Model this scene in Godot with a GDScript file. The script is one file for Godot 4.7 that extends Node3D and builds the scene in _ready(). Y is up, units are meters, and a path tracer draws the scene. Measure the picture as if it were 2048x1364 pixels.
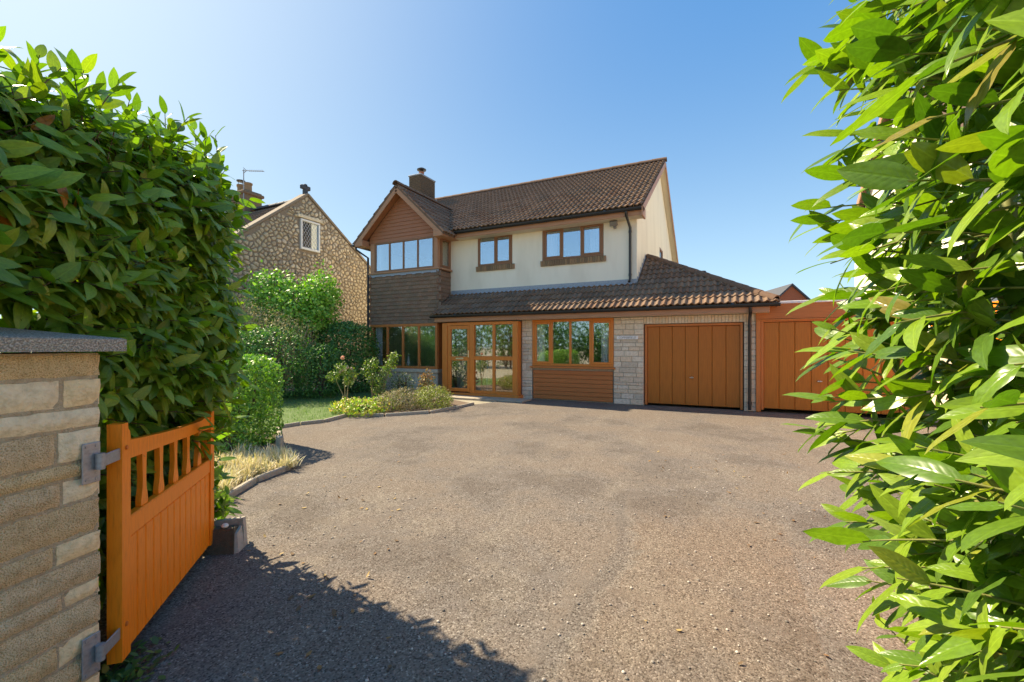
extends Node3D
# House seen from its drive entrance. World axes follow the house: +X along its front, -Z to its back, metres.

const EYE := 1.45
const YAW := 26.0
var rng := RandomNumberGenerator.new()
var M := {}
var used := {}
var R := Vector3(cos(deg_to_rad(YAW)), 0, -sin(deg_to_rad(YAW)))
var F := Vector3(-sin(deg_to_rad(YAW)), 0, -cos(deg_to_rad(YAW)))

# ---------------------------------------------------------------- mesh builder
class MB:
	var v := PackedVector3Array()
	var n := PackedVector3Array()
	var uv := PackedVector2Array()
	var has_uv := false
	func tri(a: Vector3, b: Vector3, c: Vector3) -> void:   # counter-clockwise seen from outside
		var nn := (b - a).cross(c - a).normalized()
		v.append_array([a, c, b]); n.append_array([nn, nn, nn])
	func quad(a: Vector3, b: Vector3, c: Vector3, d: Vector3) -> void:
		var nn := (c - a).cross(d - b).normalized()
		v.append_array([a, c, b, a, d, c]); n.append_array([nn, nn, nn, nn, nn, nn])
	func quadn(p: Array, q: Array) -> void:
		for k in [0, 2, 1, 0, 3, 2]:
			v.append(p[k]); n.append(q[k])
	func quaduv(p: Array, q: Array, t: Array) -> void:
		has_uv = true
		for k in [0, 2, 1, 0, 3, 2]:
			v.append(p[k]); n.append(q[k]); uv.append(t[k])
	func face(p: Array, c: Vector3) -> void:   # turned away from c
		var a: Vector3 = p[0]; var b: Vector3 = p[1]; var d: Vector3 = p[2]
		if (b - a).cross(d - a).dot(a + b + d - c * 3.0) < 0.0:
			p.reverse()
		if p.size() == 3: tri(p[0], p[1], p[2])
		else: quad(p[0], p[1], p[2], p[3])
	func hexa(p: Array) -> void:   # 8 corners: 0-3 one end, 4-7 the other in the same order
		var c := Vector3.ZERO
		for q in p: c += q / 8.0
		for f in [[0, 1, 2, 3], [4, 5, 6, 7], [0, 1, 5, 4], [1, 2, 6, 5], [2, 3, 7, 6], [3, 0, 4, 7]]:
			face([p[f[0]], p[f[1]], p[f[2]], p[f[3]]], c)
	func box(c: Vector3, s: Vector3, b := Basis()) -> void:
		var h := s / 2.0
		var p := []
		for k in [-1.0, 1.0]:
			for q in [[-1, -1], [1, -1], [1, 1], [-1, 1]]:
				p.append(c + b * Vector3(h.x * q[0], h.y * q[1], h.z * k))
		hexa(p)
	func span(a: Vector3, b: Vector3) -> void:   # box between two corners
		box((a + b) / 2.0, (b - a).abs())
	func cbox(c: Vector3, s: Vector3, e: float, b := Basis()) -> void:   # chamfered box
		var h := s / 2.0
		e = minf(e, minf(h.x, minf(h.y, h.z)) * 0.9)
		var at := func(sx, sy, sz, ax):
			var q := Vector3(sx * (h.x - e), sy * (h.y - e), sz * (h.z - e))
			if ax == 0: q.x = sx * h.x
			elif ax == 1: q.y = sy * h.y
			else: q.z = sz * h.z
			return c + b * q
		for s1 in [-1.0, 1.0]:
			face([at.call(s1, -1, -1, 0), at.call(s1, 1, -1, 0), at.call(s1, 1, 1, 0), at.call(s1, -1, 1, 0)], c)
			face([at.call(-1, s1, -1, 1), at.call(1, s1, -1, 1), at.call(1, s1, 1, 1), at.call(-1, s1, 1, 1)], c)
			face([at.call(-1, -1, s1, 2), at.call(1, -1, s1, 2), at.call(1, 1, s1, 2), at.call(-1, 1, s1, 2)], c)
			for s2 in [-1.0, 1.0]:
				face([at.call(s1, s2, -1, 0), at.call(s1, s2, 1, 0), at.call(s1, s2, 1, 1), at.call(s1, s2, -1, 1)], c)
				face([at.call(s1, -1, s2, 0), at.call(s1, 1, s2, 0), at.call(s1, 1, s2, 2), at.call(s1, -1, s2, 2)], c)
				face([at.call(-1, s1, s2, 1), at.call(1, s1, s2, 1), at.call(1, s1, s2, 2), at.call(-1, s1, s2, 2)], c)
				for s3 in [-1.0, 1.0]:
					face([at.call(s1, s2, s3, 0), at.call(s1, s2, s3, 1), at.call(s1, s2, s3, 2)], c)
	func bar(a: Vector3, b: Vector3, w: float, t: float, up: Vector3, e := 0.0) -> void:   # w along up, t across
		var d := (b - a)
		var x := d.normalized()
		var z := x.cross(up).normalized()
		var y := z.cross(x)
		if e > 0: cbox((a + b) / 2.0, Vector3(d.length(), w, t), e, Basis(x, y, z))
		else: box((a + b) / 2.0, Vector3(d.length(), w, t), Basis(x, y, z))
	func prism(poly: PackedVector2Array, o: Vector3, x: Vector3, y: Vector3, depth: Vector3) -> void:   # polygon in x,y plane, pushed along depth
		if x.cross(y).dot(depth) > 0:   # keep depth pointing away from the front face
			var q := PackedVector2Array()
			for k in poly.size(): q.append(poly[poly.size() - 1 - k])
			poly = q
		var area := 0.0
		for k in poly.size(): area += poly[k].cross(poly[(k + 1) % poly.size()])
		var t := Geometry2D.triangulate_polygon(poly)
		var p := []
		for q in poly: p.append(o + x * q.x + y * q.y)
		var cx := x.cross(y).normalized()
		if cx.dot(depth) > 0: cx = -cx
		for k in range(0, t.size(), 3):
			var a: Vector3 = p[t[k]]; var b: Vector3 = p[t[k + 1]]; var c: Vector3 = p[t[k + 2]]
			if (b - a).cross(c - a).dot(cx) < 0:
				var w := b; b = c; c = w
			tri(a, b, c); tri(a + depth, c + depth, b + depth)
		var mid := Vector3.ZERO
		for q in p: mid += q / p.size()
		for k in p.size():
			var a: Vector3 = p[k]; var b: Vector3 = p[(k + 1) % p.size()]
			var outw := (b - a).cross(depth).normalized()
			var s := signf(area) * signf(x.cross(y).dot(depth))
			if s > 0: quad(a, b, b + depth, a + depth)
			else: quad(a, a + depth, b + depth, b)
	func tube(p: Array, r: Array, sides := 8, capped := true) -> void:
		var rings := []
		var side := Vector3.UP
		for i in p.size():
			var d: Vector3 = (p[mini(i + 1, p.size() - 1)] - p[maxi(i - 1, 0)]).normalized()
			if i == 0: side = Vector3.UP if absf(d.y) < 0.9 else Vector3.RIGHT
			var x := d.cross(side).normalized()
			side = x.cross(d).normalized()
			var ring := []
			for k in sides:
				var a := TAU * k / sides
				var nn := x * cos(a) + side * sin(a)
				ring.append([p[i] + nn * r[i], nn])
			rings.append(ring)
		for i in p.size() - 1:
			for k in sides:
				var a = rings[i][k]; var b = rings[i][(k + 1) % sides]; var c = rings[i + 1][(k + 1) % sides]; var d = rings[i + 1][k]
				quadn([a[0], d[0], c[0], b[0]], [a[1], d[1], c[1], b[1]])
		if capped:
			for e in [0, p.size() - 1]:
				for k in range(1, sides - 1):
					face([rings[e][0][0], rings[e][k][0], rings[e][k + 1][0]], p[0] if e else p[p.size() - 1])
	func lathe(prof: Array, c: Vector3, sides := 14) -> void:   # [radius, height] from below
		for i in prof.size() - 1:
			for k in sides:
				var a0 := TAU * k / sides; var a1 := TAU * (k + 1) / sides
				var p := []; var q := []
				for w in [[i, a0], [i, a1], [i + 1, a1], [i + 1, a0]]:
					var u := Vector3(cos(w[1]), 0, -sin(w[1]))
					p.append(c + u * prof[w[0]][0] + Vector3.UP * prof[w[0]][1])
					var d := Vector2(prof[i + 1][0] - prof[i][0], prof[i + 1][1] - prof[i][1]).normalized()
					q.append((u * d.y - Vector3.UP * d.x).normalized())
				quadn(p, q)
	func mesh() -> ArrayMesh:
		var a := []
		a.resize(Mesh.ARRAY_MAX)
		a[Mesh.ARRAY_VERTEX] = v
		a[Mesh.ARRAY_NORMAL] = n
		if has_uv: a[Mesh.ARRAY_TEX_UV] = uv
		var m := ArrayMesh.new()
		m.add_surface_from_arrays(Mesh.PRIMITIVE_TRIANGLES, a)
		return m

# ---------------------------------------------------------------- nodes
func numbered(called: String) -> String:
	used[called] = used.get(called, -1) + 1
	return called if used[called] == 0 else "%s_%03d" % [called, used[called]]

func thing(called: String, label: String, category: String, at := Vector3.ZERO, turn := 0.0, group := "") -> Node3D:
	var o := Node3D.new()
	o.name = numbered(called)
	add_child(o)
	o.position = at
	o.rotation.y = turn
	o.set_meta("label", label); o.set_meta("category", category)
	if group: o.set_meta("group", group)
	return o

func part(parent: Node3D, called: String, mesh: Mesh, mat: Material, xf := Transform3D()) -> MeshInstance3D:
	var o := MeshInstance3D.new()
	o.name = called
	o.mesh = mesh
	o.material_override = mat
	o.transform = xf
	parent.add_child(o, true)
	return o

func part_at(parent: Node3D, at: Vector3, called: String, mesh: Mesh, mat: Material) -> MeshInstance3D:
	return part(parent, called, mesh, mat, Transform3D(Basis(), at))

func solid(called: String, mesh: Mesh, mat: Material, label: String, category: String, at := Vector3.ZERO, group := "") -> MeshInstance3D:
	var o := MeshInstance3D.new()
	o.name = numbered(called)
	o.mesh = mesh
	o.material_override = mat
	o.position = at
	add_child(o)
	o.set_meta("label", label); o.set_meta("category", category)
	if group: o.set_meta("group", group)
	return o

func holder(parent: Node3D, called: String) -> Node3D:
	var o := Node3D.new()
	o.name = called
	parent.add_child(o, true)
	return o

func structure(called: String, mesh: Mesh, mat: Material) -> MeshInstance3D:
	var o := MeshInstance3D.new()
	o.name = called
	o.mesh = mesh
	o.material_override = mat
	add_child(o)
	o.set_meta("kind", "structure")
	return o

func cw(x: float, d: float, y := 0.0) -> Vector3:   # metres to the right of, in front of, and above the camera's foot
	return R * x + F * d + Vector3.UP * y

# ---------------------------------------------------------------- materials
func lin(r: float, g: float, b: float, a := 1.0) -> Color:
	var c := Color(r, g, b).linear_to_srgb()
	c.a = a
	return c

func noise_tex(freq: float, stops: Array, sd := 1, octaves := 4, size := 512, kind := FastNoiseLite.TYPE_SIMPLEX_SMOOTH, gain := .5) -> NoiseTexture2D:
	var f := FastNoiseLite.new()
	f.fractal_gain = gain
	f.noise_type = kind
	f.frequency = freq
	f.seed = sd
	f.fractal_octaves = octaves
	var t := NoiseTexture2D.new()
	t.width = size; t.height = size
	t.seamless = true
	t.noise = f
	var g := Gradient.new()
	var offs := PackedFloat32Array(); var cols := PackedColorArray()
	for s in stops:
		offs.append(s[0]); cols.append(lin(s[1], s[2], s[3]))
	g.offsets = offs; g.colors = cols
	t.color_ramp = g
	return t

func height_tex(freq: float, sd := 1, octaves := 4, size := 512, kind := FastNoiseLite.TYPE_SIMPLEX_SMOOTH) -> NoiseTexture2D:
	var f := FastNoiseLite.new()
	f.noise_type = kind
	f.frequency = freq
	f.seed = sd
	f.fractal_octaves = octaves
	var t := NoiseTexture2D.new()
	t.width = size; t.height = size
	t.seamless = true
	t.noise = f
	return t

func mat(col: Color, rough := 0.8, tex: Texture2D = null, scale := Vector3.ONE, world := true, bump: Texture2D = null, bump_cm := 0.2, spec := 0.5) -> StandardMaterial3D:
	var m := StandardMaterial3D.new()
	m.albedo_color = col
	m.roughness = rough
	m.metallic_specular = spec
	if tex: m.albedo_texture = tex
	if bump:
		m.heightmap_enabled = true
		m.heightmap_texture = bump
		m.heightmap_scale = bump_cm
	if tex or bump:
		m.uv1_triplanar = true
		m.uv1_world_triplanar = world
		m.uv1_triplanar_sharpness = 6.0
		m.uv1_scale = scale
	return m

func over(m: StandardMaterial3D, tex: Texture2D, scale: float) -> StandardMaterial3D:   # a coarser pattern that multiplies the finer one
	m.detail_enabled = true
	m.detail_albedo = tex
	m.detail_blend_mode = BaseMaterial3D.BLEND_MODE_MUL
	m.detail_uv_layer = BaseMaterial3D.DETAIL_UV_2
	m.uv2_triplanar = true
	m.uv2_world_triplanar = true
	m.uv2_triplanar_sharpness = 6.0
	m.uv2_scale = Vector3.ONE * scale
	return m

func glass(share: float, tint: Color) -> StandardMaterial3D:
	var im := Image.create(4, 4, false, Image.FORMAT_RGBA8)
	im.fill(Color.WHITE)
	var m := StandardMaterial3D.new()
	m.albedo_texture = ImageTexture.create_from_image(im)
	m.albedo_color = Color(tint.r, tint.g, tint.b, share)
	m.transparency = BaseMaterial3D.TRANSPARENCY_ALPHA
	m.metallic = 1.0
	m.roughness = 0.03
	return m

func leaf_tex(vein: float, sd: int) -> ImageTexture:
	var w := 64; var h := 160
	var im := Image.create(w, h, false, Image.FORMAT_RGB8)
	var f := FastNoiseLite.new(); f.seed = sd; f.frequency = 0.05
	for y in h:
		for x in w:
			var u := absf(x / float(w - 1) - 0.5) * 2.0
			var t := y / float(h - 1)
			var mid := 1.0 - smoothstep(0.035, 0.085, u)
			var s := fposmod(t * 9.0 - u * 1.6, 1.0)
			var side := (1.0 - smoothstep(0.0, 0.12, absf(s - 0.5))) * (1.0 - u) * 0.40
			var k := clampf(mid + side, 0.0, 1.0) * vein
			var b := 0.66 + 0.16 * f.get_noise_2d(x * 1.4, y)
			im.set_pixel(x, y, Color(lerpf(b, 1.0, k), lerpf(b, 0.97, k), lerpf(b, 1.0, k)).linear_to_srgb())
	return ImageTexture.create_from_image(im)

func drive_wear() -> ImageTexture:
	# wear of the tarmac over 16 m by 16 m, looked up by place (x from -10, z from -12): patches, a relaid strip with its seam, spills, pale worn grit
	var n := 1024
	var im := Image.create(n, n, false, Image.FORMAT_RGB8)
	var f1 := FastNoiseLite.new(); f1.seed = 4; f1.frequency = .55; f1.fractal_octaves = 5; f1.fractal_gain = .6
	var f2 := FastNoiseLite.new(); f2.seed = 14; f2.frequency = 5.0; f2.fractal_octaves = 4; f2.fractal_gain = .7
	var f3 := FastNoiseLite.new(); f3.seed = 24; f3.frequency = .9; f3.fractal_octaves = 4
	var grey := Vector3(.84, .83, .84); var brown := Vector3(.93, .87, .82); var pale := Vector3(1.0, .97, .93); var dark := Vector3(.58, .54, .52)
	var seam := [Vector2(-.88, -4.6), Vector2(-.62, -3.19), Vector2(-.62, -2.93), Vector2(-.66, -2.43), Vector2(-.66, -2.06), Vector2(-.70, -1.5), Vector2(-.75, 0.5)]
	var spills := [[Vector2(-2.2, -5.7), .55], [Vector2(-.75, -5.2), .5], [Vector2(.9, -3.9), .7], [Vector2(-1.9, -2.6), .45], [Vector2(-3.0, -7.6), .8], [Vector2(1.4, -7.2), .7], [Vector2(-.1, -8.6), .6]]
	for j in n:
		for i in n:
			var p := Vector2(-10.0 + 16.0 * (i + .5) / n, -12.0 + 16.0 * (j + .5) / n)
			var a := f1.get_noise_2d(p.x, p.y)
			var b := f2.get_noise_2d(p.x, p.y)
			var c := f3.get_noise_2d(p.x * 1.6, p.y * .7)
			var v := grey.lerp(brown, clampf(.5 + a * 2.2 + b * .5, 0, 1))
			v = v.lerp(pale, clampf((c + b * .45) * 2.4 - .25, 0, .9))
			v = v.lerp(dark, clampf((-a - .16 + b * .35) * 2.0, 0, .55))
			if p.x > -1.6 and p.x < .4:
				for k in seam.size() - 1:   # the strip to the garage side of the seam was laid later and is browner
					if p.y >= seam[k].y and p.y < seam[k + 1].y:
						var sx: float = lerpf(seam[k].x, seam[k + 1].x, (p.y - seam[k].y) / (seam[k + 1].y - seam[k].y)) + b * .09 + a * .1
						var fade := clampf((p.y + 4.6) * 1.2, 0, 1)
						if p.x > sx: v = v.lerp(Vector3(v.x, v.y * .95, v.z * .90), fade)
						if absf(p.x - sx) < .022 + .02 * absf(b): v = v.lerp(pale, .6 * fade)
						elif p.x < sx and p.x > sx - .13 - b * .1: v = v.lerp(grey * .82, .5 * fade)
			for q in spills:
				var d: float = p.distance_to(q[0]) / q[1] + b * .8 + a * .6
				if d < .75: v = v.lerp(dark, clampf((.75 - d) * 1.3, 0, .26))
			im.set_pixel(i, j, Color(v.x, v.y, v.z).linear_to_srgb())
	return ImageTexture.create_from_image(im)

func vein_relief() -> ImageTexture:
	var w := 64; var h := 160
	var im := Image.create(w, h, false, Image.FORMAT_RGB8)
	for y in h:
		for x in w:
			var u := absf(x / float(w - 1) - 0.5) * 2.0
			var s := fposmod(y / float(h - 1) * 9.0 - u * 1.6, 1.0)
			var v := 0.75 - 0.45 * (1.0 - smoothstep(0.0, 0.16, u)) - 0.30 * (1.0 - smoothstep(0.0, 0.40, absf(s - 0.5))) * (1.0 - u)
			im.set_pixel(x, y, Color(v, v, v))
	return ImageTexture.create_from_image(im)

func leaf_mat(col: Color, tex: Texture2D, rough: float, through: Color, tinted := true) -> StandardMaterial3D:
	var m := StandardMaterial3D.new()
	m.albedo_color = col
	if tex:
		m.albedo_texture = tex
		m.heightmap_enabled = true
		m.heightmap_texture = M.vein_relief
		m.heightmap_scale = 0.09
	m.roughness = rough
	m.metallic_specular = 0.5
	m.backlight_enabled = true
	m.backlight = through
	m.vertex_color_use_as_albedo = tinted
	m.cull_mode = BaseMaterial3D.CULL_DISABLED
	return m

func materials() -> void:
	var grain := noise_tex(0.012, [[0.0, .78, .78, .78], [0.5, .9, .9, .9], [1.0, 1, 1, 1]], 5, 5)
	var mottle := noise_tex(0.01, [[0.0, .72, .70, .66], [0.45, .88, .87, .85], [1.0, 1, 1, 1]], 8, 5)
	var fine := height_tex(0.09, 3, 3)
	var rough_h := height_tex(0.03, 4, 5)
	# the drive: brown-grey tarmac with pale and dark chippings, worn patches and stains
	var chips := noise_tex(0.23, [[0.0, .072, .06, .050], [0.12, .112, .096, .081], [0.25, .150, .129, .109], [0.5, .180, .156, .133], [0.75, .205, .180, .155], [0.92, .25, .222, .192], [1.0, .36, .33, .29]], 21, 1, 1024, FastNoiseLite.TYPE_CELLULAR)
	chips.noise.cellular_return_type = FastNoiseLite.RETURN_CELL_VALUE
	chips.noise.cellular_jitter = 1.0
	var pits := height_tex(0.23, 21, 1, 1024, FastNoiseLite.TYPE_CELLULAR)
	pits.noise.cellular_return_type = FastNoiseLite.RETURN_DISTANCE
	M.tarmac = mat(Color.WHITE, 0.95, chips, Vector3.ONE * 0.55, true, pits, -0.25, 0.25)
	M.tarmac.detail_enabled = true
	M.tarmac.detail_albedo = drive_wear()
	M.tarmac.detail_blend_mode = BaseMaterial3D.BLEND_MODE_MUL
	M.tarmac.detail_uv_layer = BaseMaterial3D.DETAIL_UV_2
	M.ground = mat(lin(.34, .30, .22), 1.0, mottle, Vector3.ONE * 0.3)
	M.soil = mat(lin(.16, .11, .075), 1.0, mottle, Vector3.ONE * 1.4, true, rough_h, 1.2)
	M.lawn = mat(lin(.11, .17, .045), 1.0, mottle, Vector3.ONE * 0.9, true, rough_h, 1.0)
	M.paving = mat(lin(.42, .36, .28), 0.9, mottle, Vector3.ONE * 0.8, true, fine, 0.1)
	M.concrete = mat(lin(.44, .40, .34), 0.95, mottle, Vector3.ONE * 2.2, true, rough_h, 0.4)
	# walls
	M.render = mat(lin(.88, .81, .66), 0.95, noise_tex(0.004, [[0.0, .87, .86, .84], [0.35, .94, .935, .925], [0.55, .98, .98, .975], [1.0, 1, 1, 1]], 12, 6), Vector3(0.6, 0.16, 0.6), true, height_tex(0.12, 6, 3), 0.06, 0.2)
	M.mortar = mat(lin(.50, .45, .37), 0.95, mottle, Vector3.ONE * 3.0)
	M.stones = []
	for c in [[.76, .65, .50], [.70, .58, .44], [.80, .70, .56], [.64, .55, .43], [.78, .63, .46]]:
		M.stones.append(mat(lin(c[0], c[1], c[2]), 0.95, mottle, Vector3.ONE * 2.6, true, rough_h, 0.5, 0.2))
	# wood and joinery
	var wg := Vector3(5.0, 0.35, 5.0)
	var hg := Vector3(0.35, 5.0, 5.0)
	M.door_wood = mat(lin(.46, .155, .020), 0.42, grain, wg, true, null, 0, 0.4)
	M.door_wood2 = mat(lin(.48, .165, .018), 0.42, grain, wg, true, null, 0, 0.4)
	M.frame_wood = mat(lin(.58, .20, .05), 0.5, grain, wg, true, null, 0, 0.4)
	M.porch_wood = mat(lin(.70, .238, .042), 0.45, grain, wg, true, null, 0, 0.4)
	M.board_wood = mat(lin(.51, .175, .048), 0.5, grain, hg, true, null, 0, 0.4)
	M.brown_up = mat(lin(.30, .15, .075), 0.55, grain, wg, true, null, 0, 0.4)
	M.fascia = mat(lin(.47, .245, .135), 0.5, grain, hg, true, null, 0, 0.4)
	M.gable_board = mat(lin(.42, .180, .090), 0.55, grain, hg, true, null, 0, 0.4)
	M.gate_paint = mat(lin(1.0, .275, .005), 0.45, noise_tex(0.02, [[0.0, .62, .52, .42], [0.25, .82, .77, .70], [0.45, .95, .93, .90], [1.0, 1, 1, 1]], 77, 6), Vector3(9, 0.7, 9), true, height_tex(0.05, 9, 4), 0.08, 0.45)
	M.gate_knot = mat(lin(.62, .16, .02), 0.5)
	# roofs
	M.tiles = []
	for c in [[.235, .155, .105], [.195, .135, .095], [.27, .175, .115], [.215, .13, .085], [.25, .17, .12]]:
		M.tiles.append(mat(lin(c[0], c[1], c[2]), 0.9, mottle, Vector3.ONE * 2.4, true, fine, 0.15, 0.25))
	M.ridge = mat(lin(.20, .125, .085), 0.9, mottle, Vector3.ONE * 2.0, true, fine, 0.15, 0.25)
	M.hung = []
	for c in [[.27, .185, .13], [.24, .17, .12], [.30, .195, .135], [.26, .165, .115]]:
		M.hung.append(mat(lin(c[0], c[1], c[2]), 0.9, mottle, Vector3.ONE * 3.0, true, fine, 0.1, 0.2))
	M.lead = mat(lin(.36, .40, .46), 0.6, mottle, Vector3.ONE * 3.0, true, fine, 0.1)
	M.black = mat(lin(.018, .018, .02), 0.35)
	M.cap_white = mat(lin(.72, .70, .70), 0.4)
	M.soffit = mat(lin(.62, .55, .43), 0.7)
	M.brick = []
	for c in [[.32, .22, .13], [.26, .19, .12], [.36, .24, .14], [.24, .17, .11]]:
		M.brick.append(mat(lin(c[0], c[1], c[2]), 0.95, mottle, Vector3.ONE * 5.0, true, fine, 0.1, 0.2))
	M.chimney_brick = mat(lin(.19, .14, .095), 0.95, noise_tex(0.03, [[0.0, .45, .42, .38], [0.45, .85, .82, .78], [1.0, 1, 1, 1]], 66, 4), Vector3.ONE * 2.5, true, fine, 0.1, 0.2)
	M.red_brick = mat(lin(.42, .14, .07), 0.95, mottle, Vector3.ONE * 2.0)
	M.slate = mat(lin(.07, .075, .09), 0.8, mottle, Vector3.ONE * 1.0)
	M.rubble = []
	for c in [[.68, .57, .40], [.58, .49, .35], [.80, .69, .51], [.48, .40, .29], [.74, .60, .41], [.44, .38, .30], [.66, .57, .45]]:
		M.rubble.append(mat(lin(c[0], c[1], c[2]), 0.95, mottle, Vector3.ONE * 2.0, true, rough_h, 0.8, 0.2))
	M.rubble_mortar = mat(lin(.30, .24, .175), 0.95, mottle, Vector3.ONE * 2.0, true, rough_h, 0.6)
	# near gate pier: weathered stone with shelly grain
	var shell := noise_tex(0.075, [[0.0, .46, .35, .23], [0.30, .66, .54, .40], [0.40, .90, .84, .74], [0.55, .93, .89, .82], [0.68, 1, .99, .97], [1.0, 1, 1, 1]], 45, 4, 512, FastNoiseLite.TYPE_SIMPLEX_SMOOTH, .65)
	M.pier = []
	for c in [[.97, .76, .45], [.94, .75, .49], [.98, .79, .51], [.92, .71, .43]]:
		var pm := mat(lin(c[0], c[1], c[2]), 0.95, shell, Vector3.ONE * 3.4, true, height_tex(0.075, 45, 4, 512), 0.9, 0.2)
		M.pier.append(over(pm, mottle, 3.0))
	for c in [[.97, .75, .44], [.95, .78, .52]]:
		M.pier.append(mat(lin(c[0], c[1], c[2]), 0.95, mottle, Vector3.ONE * 4.0, true, rough_h, 0.5, 0.2))
	M.pier_mortar = mat(lin(.58, .46, .30), 0.95, mottle, Vector3.ONE * 5.0, true, rough_h, 0.8)
	M.cope = mat(lin(.62, .57, .50), 0.95, noise_tex(0.07, [[0.0, .26, .25, .24], [0.40, .48, .46, .43], [0.55, .62, .59, .54], [0.68, .85, .82, .76], [1.0, 1, 1, 1]], 61, 5), Vector3.ONE * 3.0, true, height_tex(0.05, 61, 4), 0.7)
	M.zinc = mat(lin(.42, .42, .43), 0.55, mottle, Vector3.ONE * 9.0, true, fine, 0.05)
	M.zinc.metallic = 0.55
	M.rust = mat(lin(.12, .07, .05), 0.8)
	M.moss_block = mat(lin(.13, .11, .075), 1.0, mottle, Vector3.ONE * 6.0, true, rough_h, 0.8)
	M.pebble = mat(lin(.75, .70, .62), 0.8)
	M.glass_high = glass(0.46, lin(.78, .90, 1.0))
	M.glass_low = glass(0.30, lin(.92, .95, .92))
	M.curtain = mat(lin(.80, .82, .84), 0.95)
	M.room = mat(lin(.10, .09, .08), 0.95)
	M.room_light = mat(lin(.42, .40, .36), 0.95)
	M.steel = mat(lin(.65, .64, .6), 0.3)
	M.steel.metallic = 0.9
	M.brass = mat(lin(.75, .65, .42), 0.35)
	M.brass.metallic = 0.8
	M.sign_white = mat(lin(.82, .78, .74), 0.5)
	M.ink = mat(lin(.05, .045, .04), 0.6)
	M.lamp_grey = mat(lin(.20, .18, .15), 0.6)
	M.white_paint = mat(lin(.78, .76, .72), 0.5)
	M.bark = mat(lin(.16, .115, .07), 0.95, mottle, Vector3(9, 2, 9), true, rough_h, 0.4)
	M.twig = mat(lin(.22, .22, .06), 0.7)
	M.stem = mat(lin(.36, .29, .15), 0.8)
	# leaves
	var lt := leaf_tex(0.42, 1)
	M.vein_relief = vein_relief()
	M.laurel = leaf_mat(Color.WHITE, lt, 0.34, lin(.70, .85, .10))
	M.laurel_each = []
	for c in [[.30, .48, .036], [.23, .40, .034], [.36, .54, .04], [.18, .33, .034], [.39, .56, .05], [.14, .27, .034], [.46, .50, .06], [.42, .35, .08]]:
		M.laurel_each.append(leaf_mat(lin(c[0], c[1], c[2]), lt, 0.27, lin(.62, .80, .12), false))
	M.hedge_each = []
	for c in [[.32, .54, .05], [.27, .47, .045], [.38, .60, .055], [.22, .40, .04], [.48, .62, .05], [.62, .24, .02]]:
		M.hedge_each.append(leaf_mat(lin(c[0], c[1], c[2]), lt, 0.38, lin(.70, .85, .10), false))
	M.small_leaf = leaf_mat(Color.WHITE, null, 0.5, lin(.45, .6, .1))
	M.dry_leaf = leaf_mat(Color.WHITE, null, 0.8, lin(.4, .4, .2))
	M.petal = leaf_mat(lin(.85, .42, .28), null, 0.7, lin(.5, .4, .3), false)
	M.bloom = leaf_mat(lin(.62, .48, .36), null, 0.8, lin(.4, .35, .3), false)
	# rapeseed-like pale kerb stone
	M.kerb = mat(lin(.46, .40, .31), 0.95, mottle, Vector3.ONE * 3.0, true, rough_h, 0.6)

# ---------------------------------------------------------------- light, sky, lens
func lens_and_light() -> void:
	var cam := Camera3D.new()
	cam.name = "camera"
	add_child(cam)
	cam.position = Vector3(0, EYE, 0)
	cam.rotation_degrees = Vector3(0, YAW, 0)
	cam.near = 0.05
	cam.far = 900.0
	cam.keep_aspect = Camera3D.KEEP_HEIGHT
	cam.projection = Camera3D.PROJECTION_FRUSTUM
	cam.size = 2.0 * cam.near * 682.0 / 885.0
	cam.frustum_offset = Vector2(0, cam.near * 12.0 / 885.0)
	cam.current = true
	var sun := DirectionalLight3D.new()
	sun.name = "sun"
	add_child(sun)
	sun.look_at_from_position(Vector3.ZERO, Vector3(1.1, -1.0, 0.13))
	sun.light_energy = 1.12
	sun.light_color = Color(1.0, 0.93, 0.80)
	sun.light_angular_distance = 0.5
	sun.shadow_enabled = true
	var env := Environment.new()
	env.background_mode = Environment.BG_SKY
	env.tonemap_mode = Environment.TONE_MAPPER_LINEAR
	env.tonemap_exposure = 3.4
	env.sdfgi_enabled = true
	env.ssao_enabled = true
	env.ssil_enabled = true
	var sky := Sky.new()
	sky.sky_material = sky_material()
	env.sky = sky
	env.background_energy_multiplier = 1.0
	var we := WorldEnvironment.new()
	we.name = "world"
	we.environment = env
	add_child(we)

func sky_material() -> PanoramaSkyMaterial:
	# clear air: pale towards the horizon, deep blue overhead, brighter and whiter round the sun
	var w := 512; var h := 256
	var im := Image.create(w, h, false, Image.FORMAT_RGBF)
	var to_sun := Vector3(-1.1, 1.0, -0.13).normalized()
	var zen := Vector3(.0195, .086, .212)
	var hor := Vector3(.246, .342, .383)
	for y in h:
		var el := PI * (0.5 - (y + 0.5) / h)
		for x in w:
			var az := TAU * ((x + 0.5) / w)
			var d := Vector3(sin(az) * cos(el), sin(el), -cos(az) * cos(el))
			var k := pow(clampf(1.0 - maxf(sin(el), 0.0), 0.0, 1.0), 3.0)
			var c := zen.lerp(hor, k)
			var s := clampf(d.dot(to_sun), -1.0, 1.0)
			var th := acos(s)
			c += Vector3(1.0, .88, .50) * (.195 * exp(-th * th / .36) + .10 * exp(-th * 7.0))
			if el < 0: c = Vector3(.20, .18, .15)
			im.set_pixel(x, y, Color(c.x, c.y, c.z))
	var m := PanoramaSkyMaterial.new()
	m.panorama = ImageTexture.create_from_image(im)
	return m

# ---------------------------------------------------------------- small building helpers
func boxmesh(s: Vector3, e := 0.0) -> ArrayMesh:
	var b := MB.new()
	if e > 0: b.cbox(Vector3.ZERO, s, e)
	else: b.box(Vector3.ZERO, s)
	return b.mesh()

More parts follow.
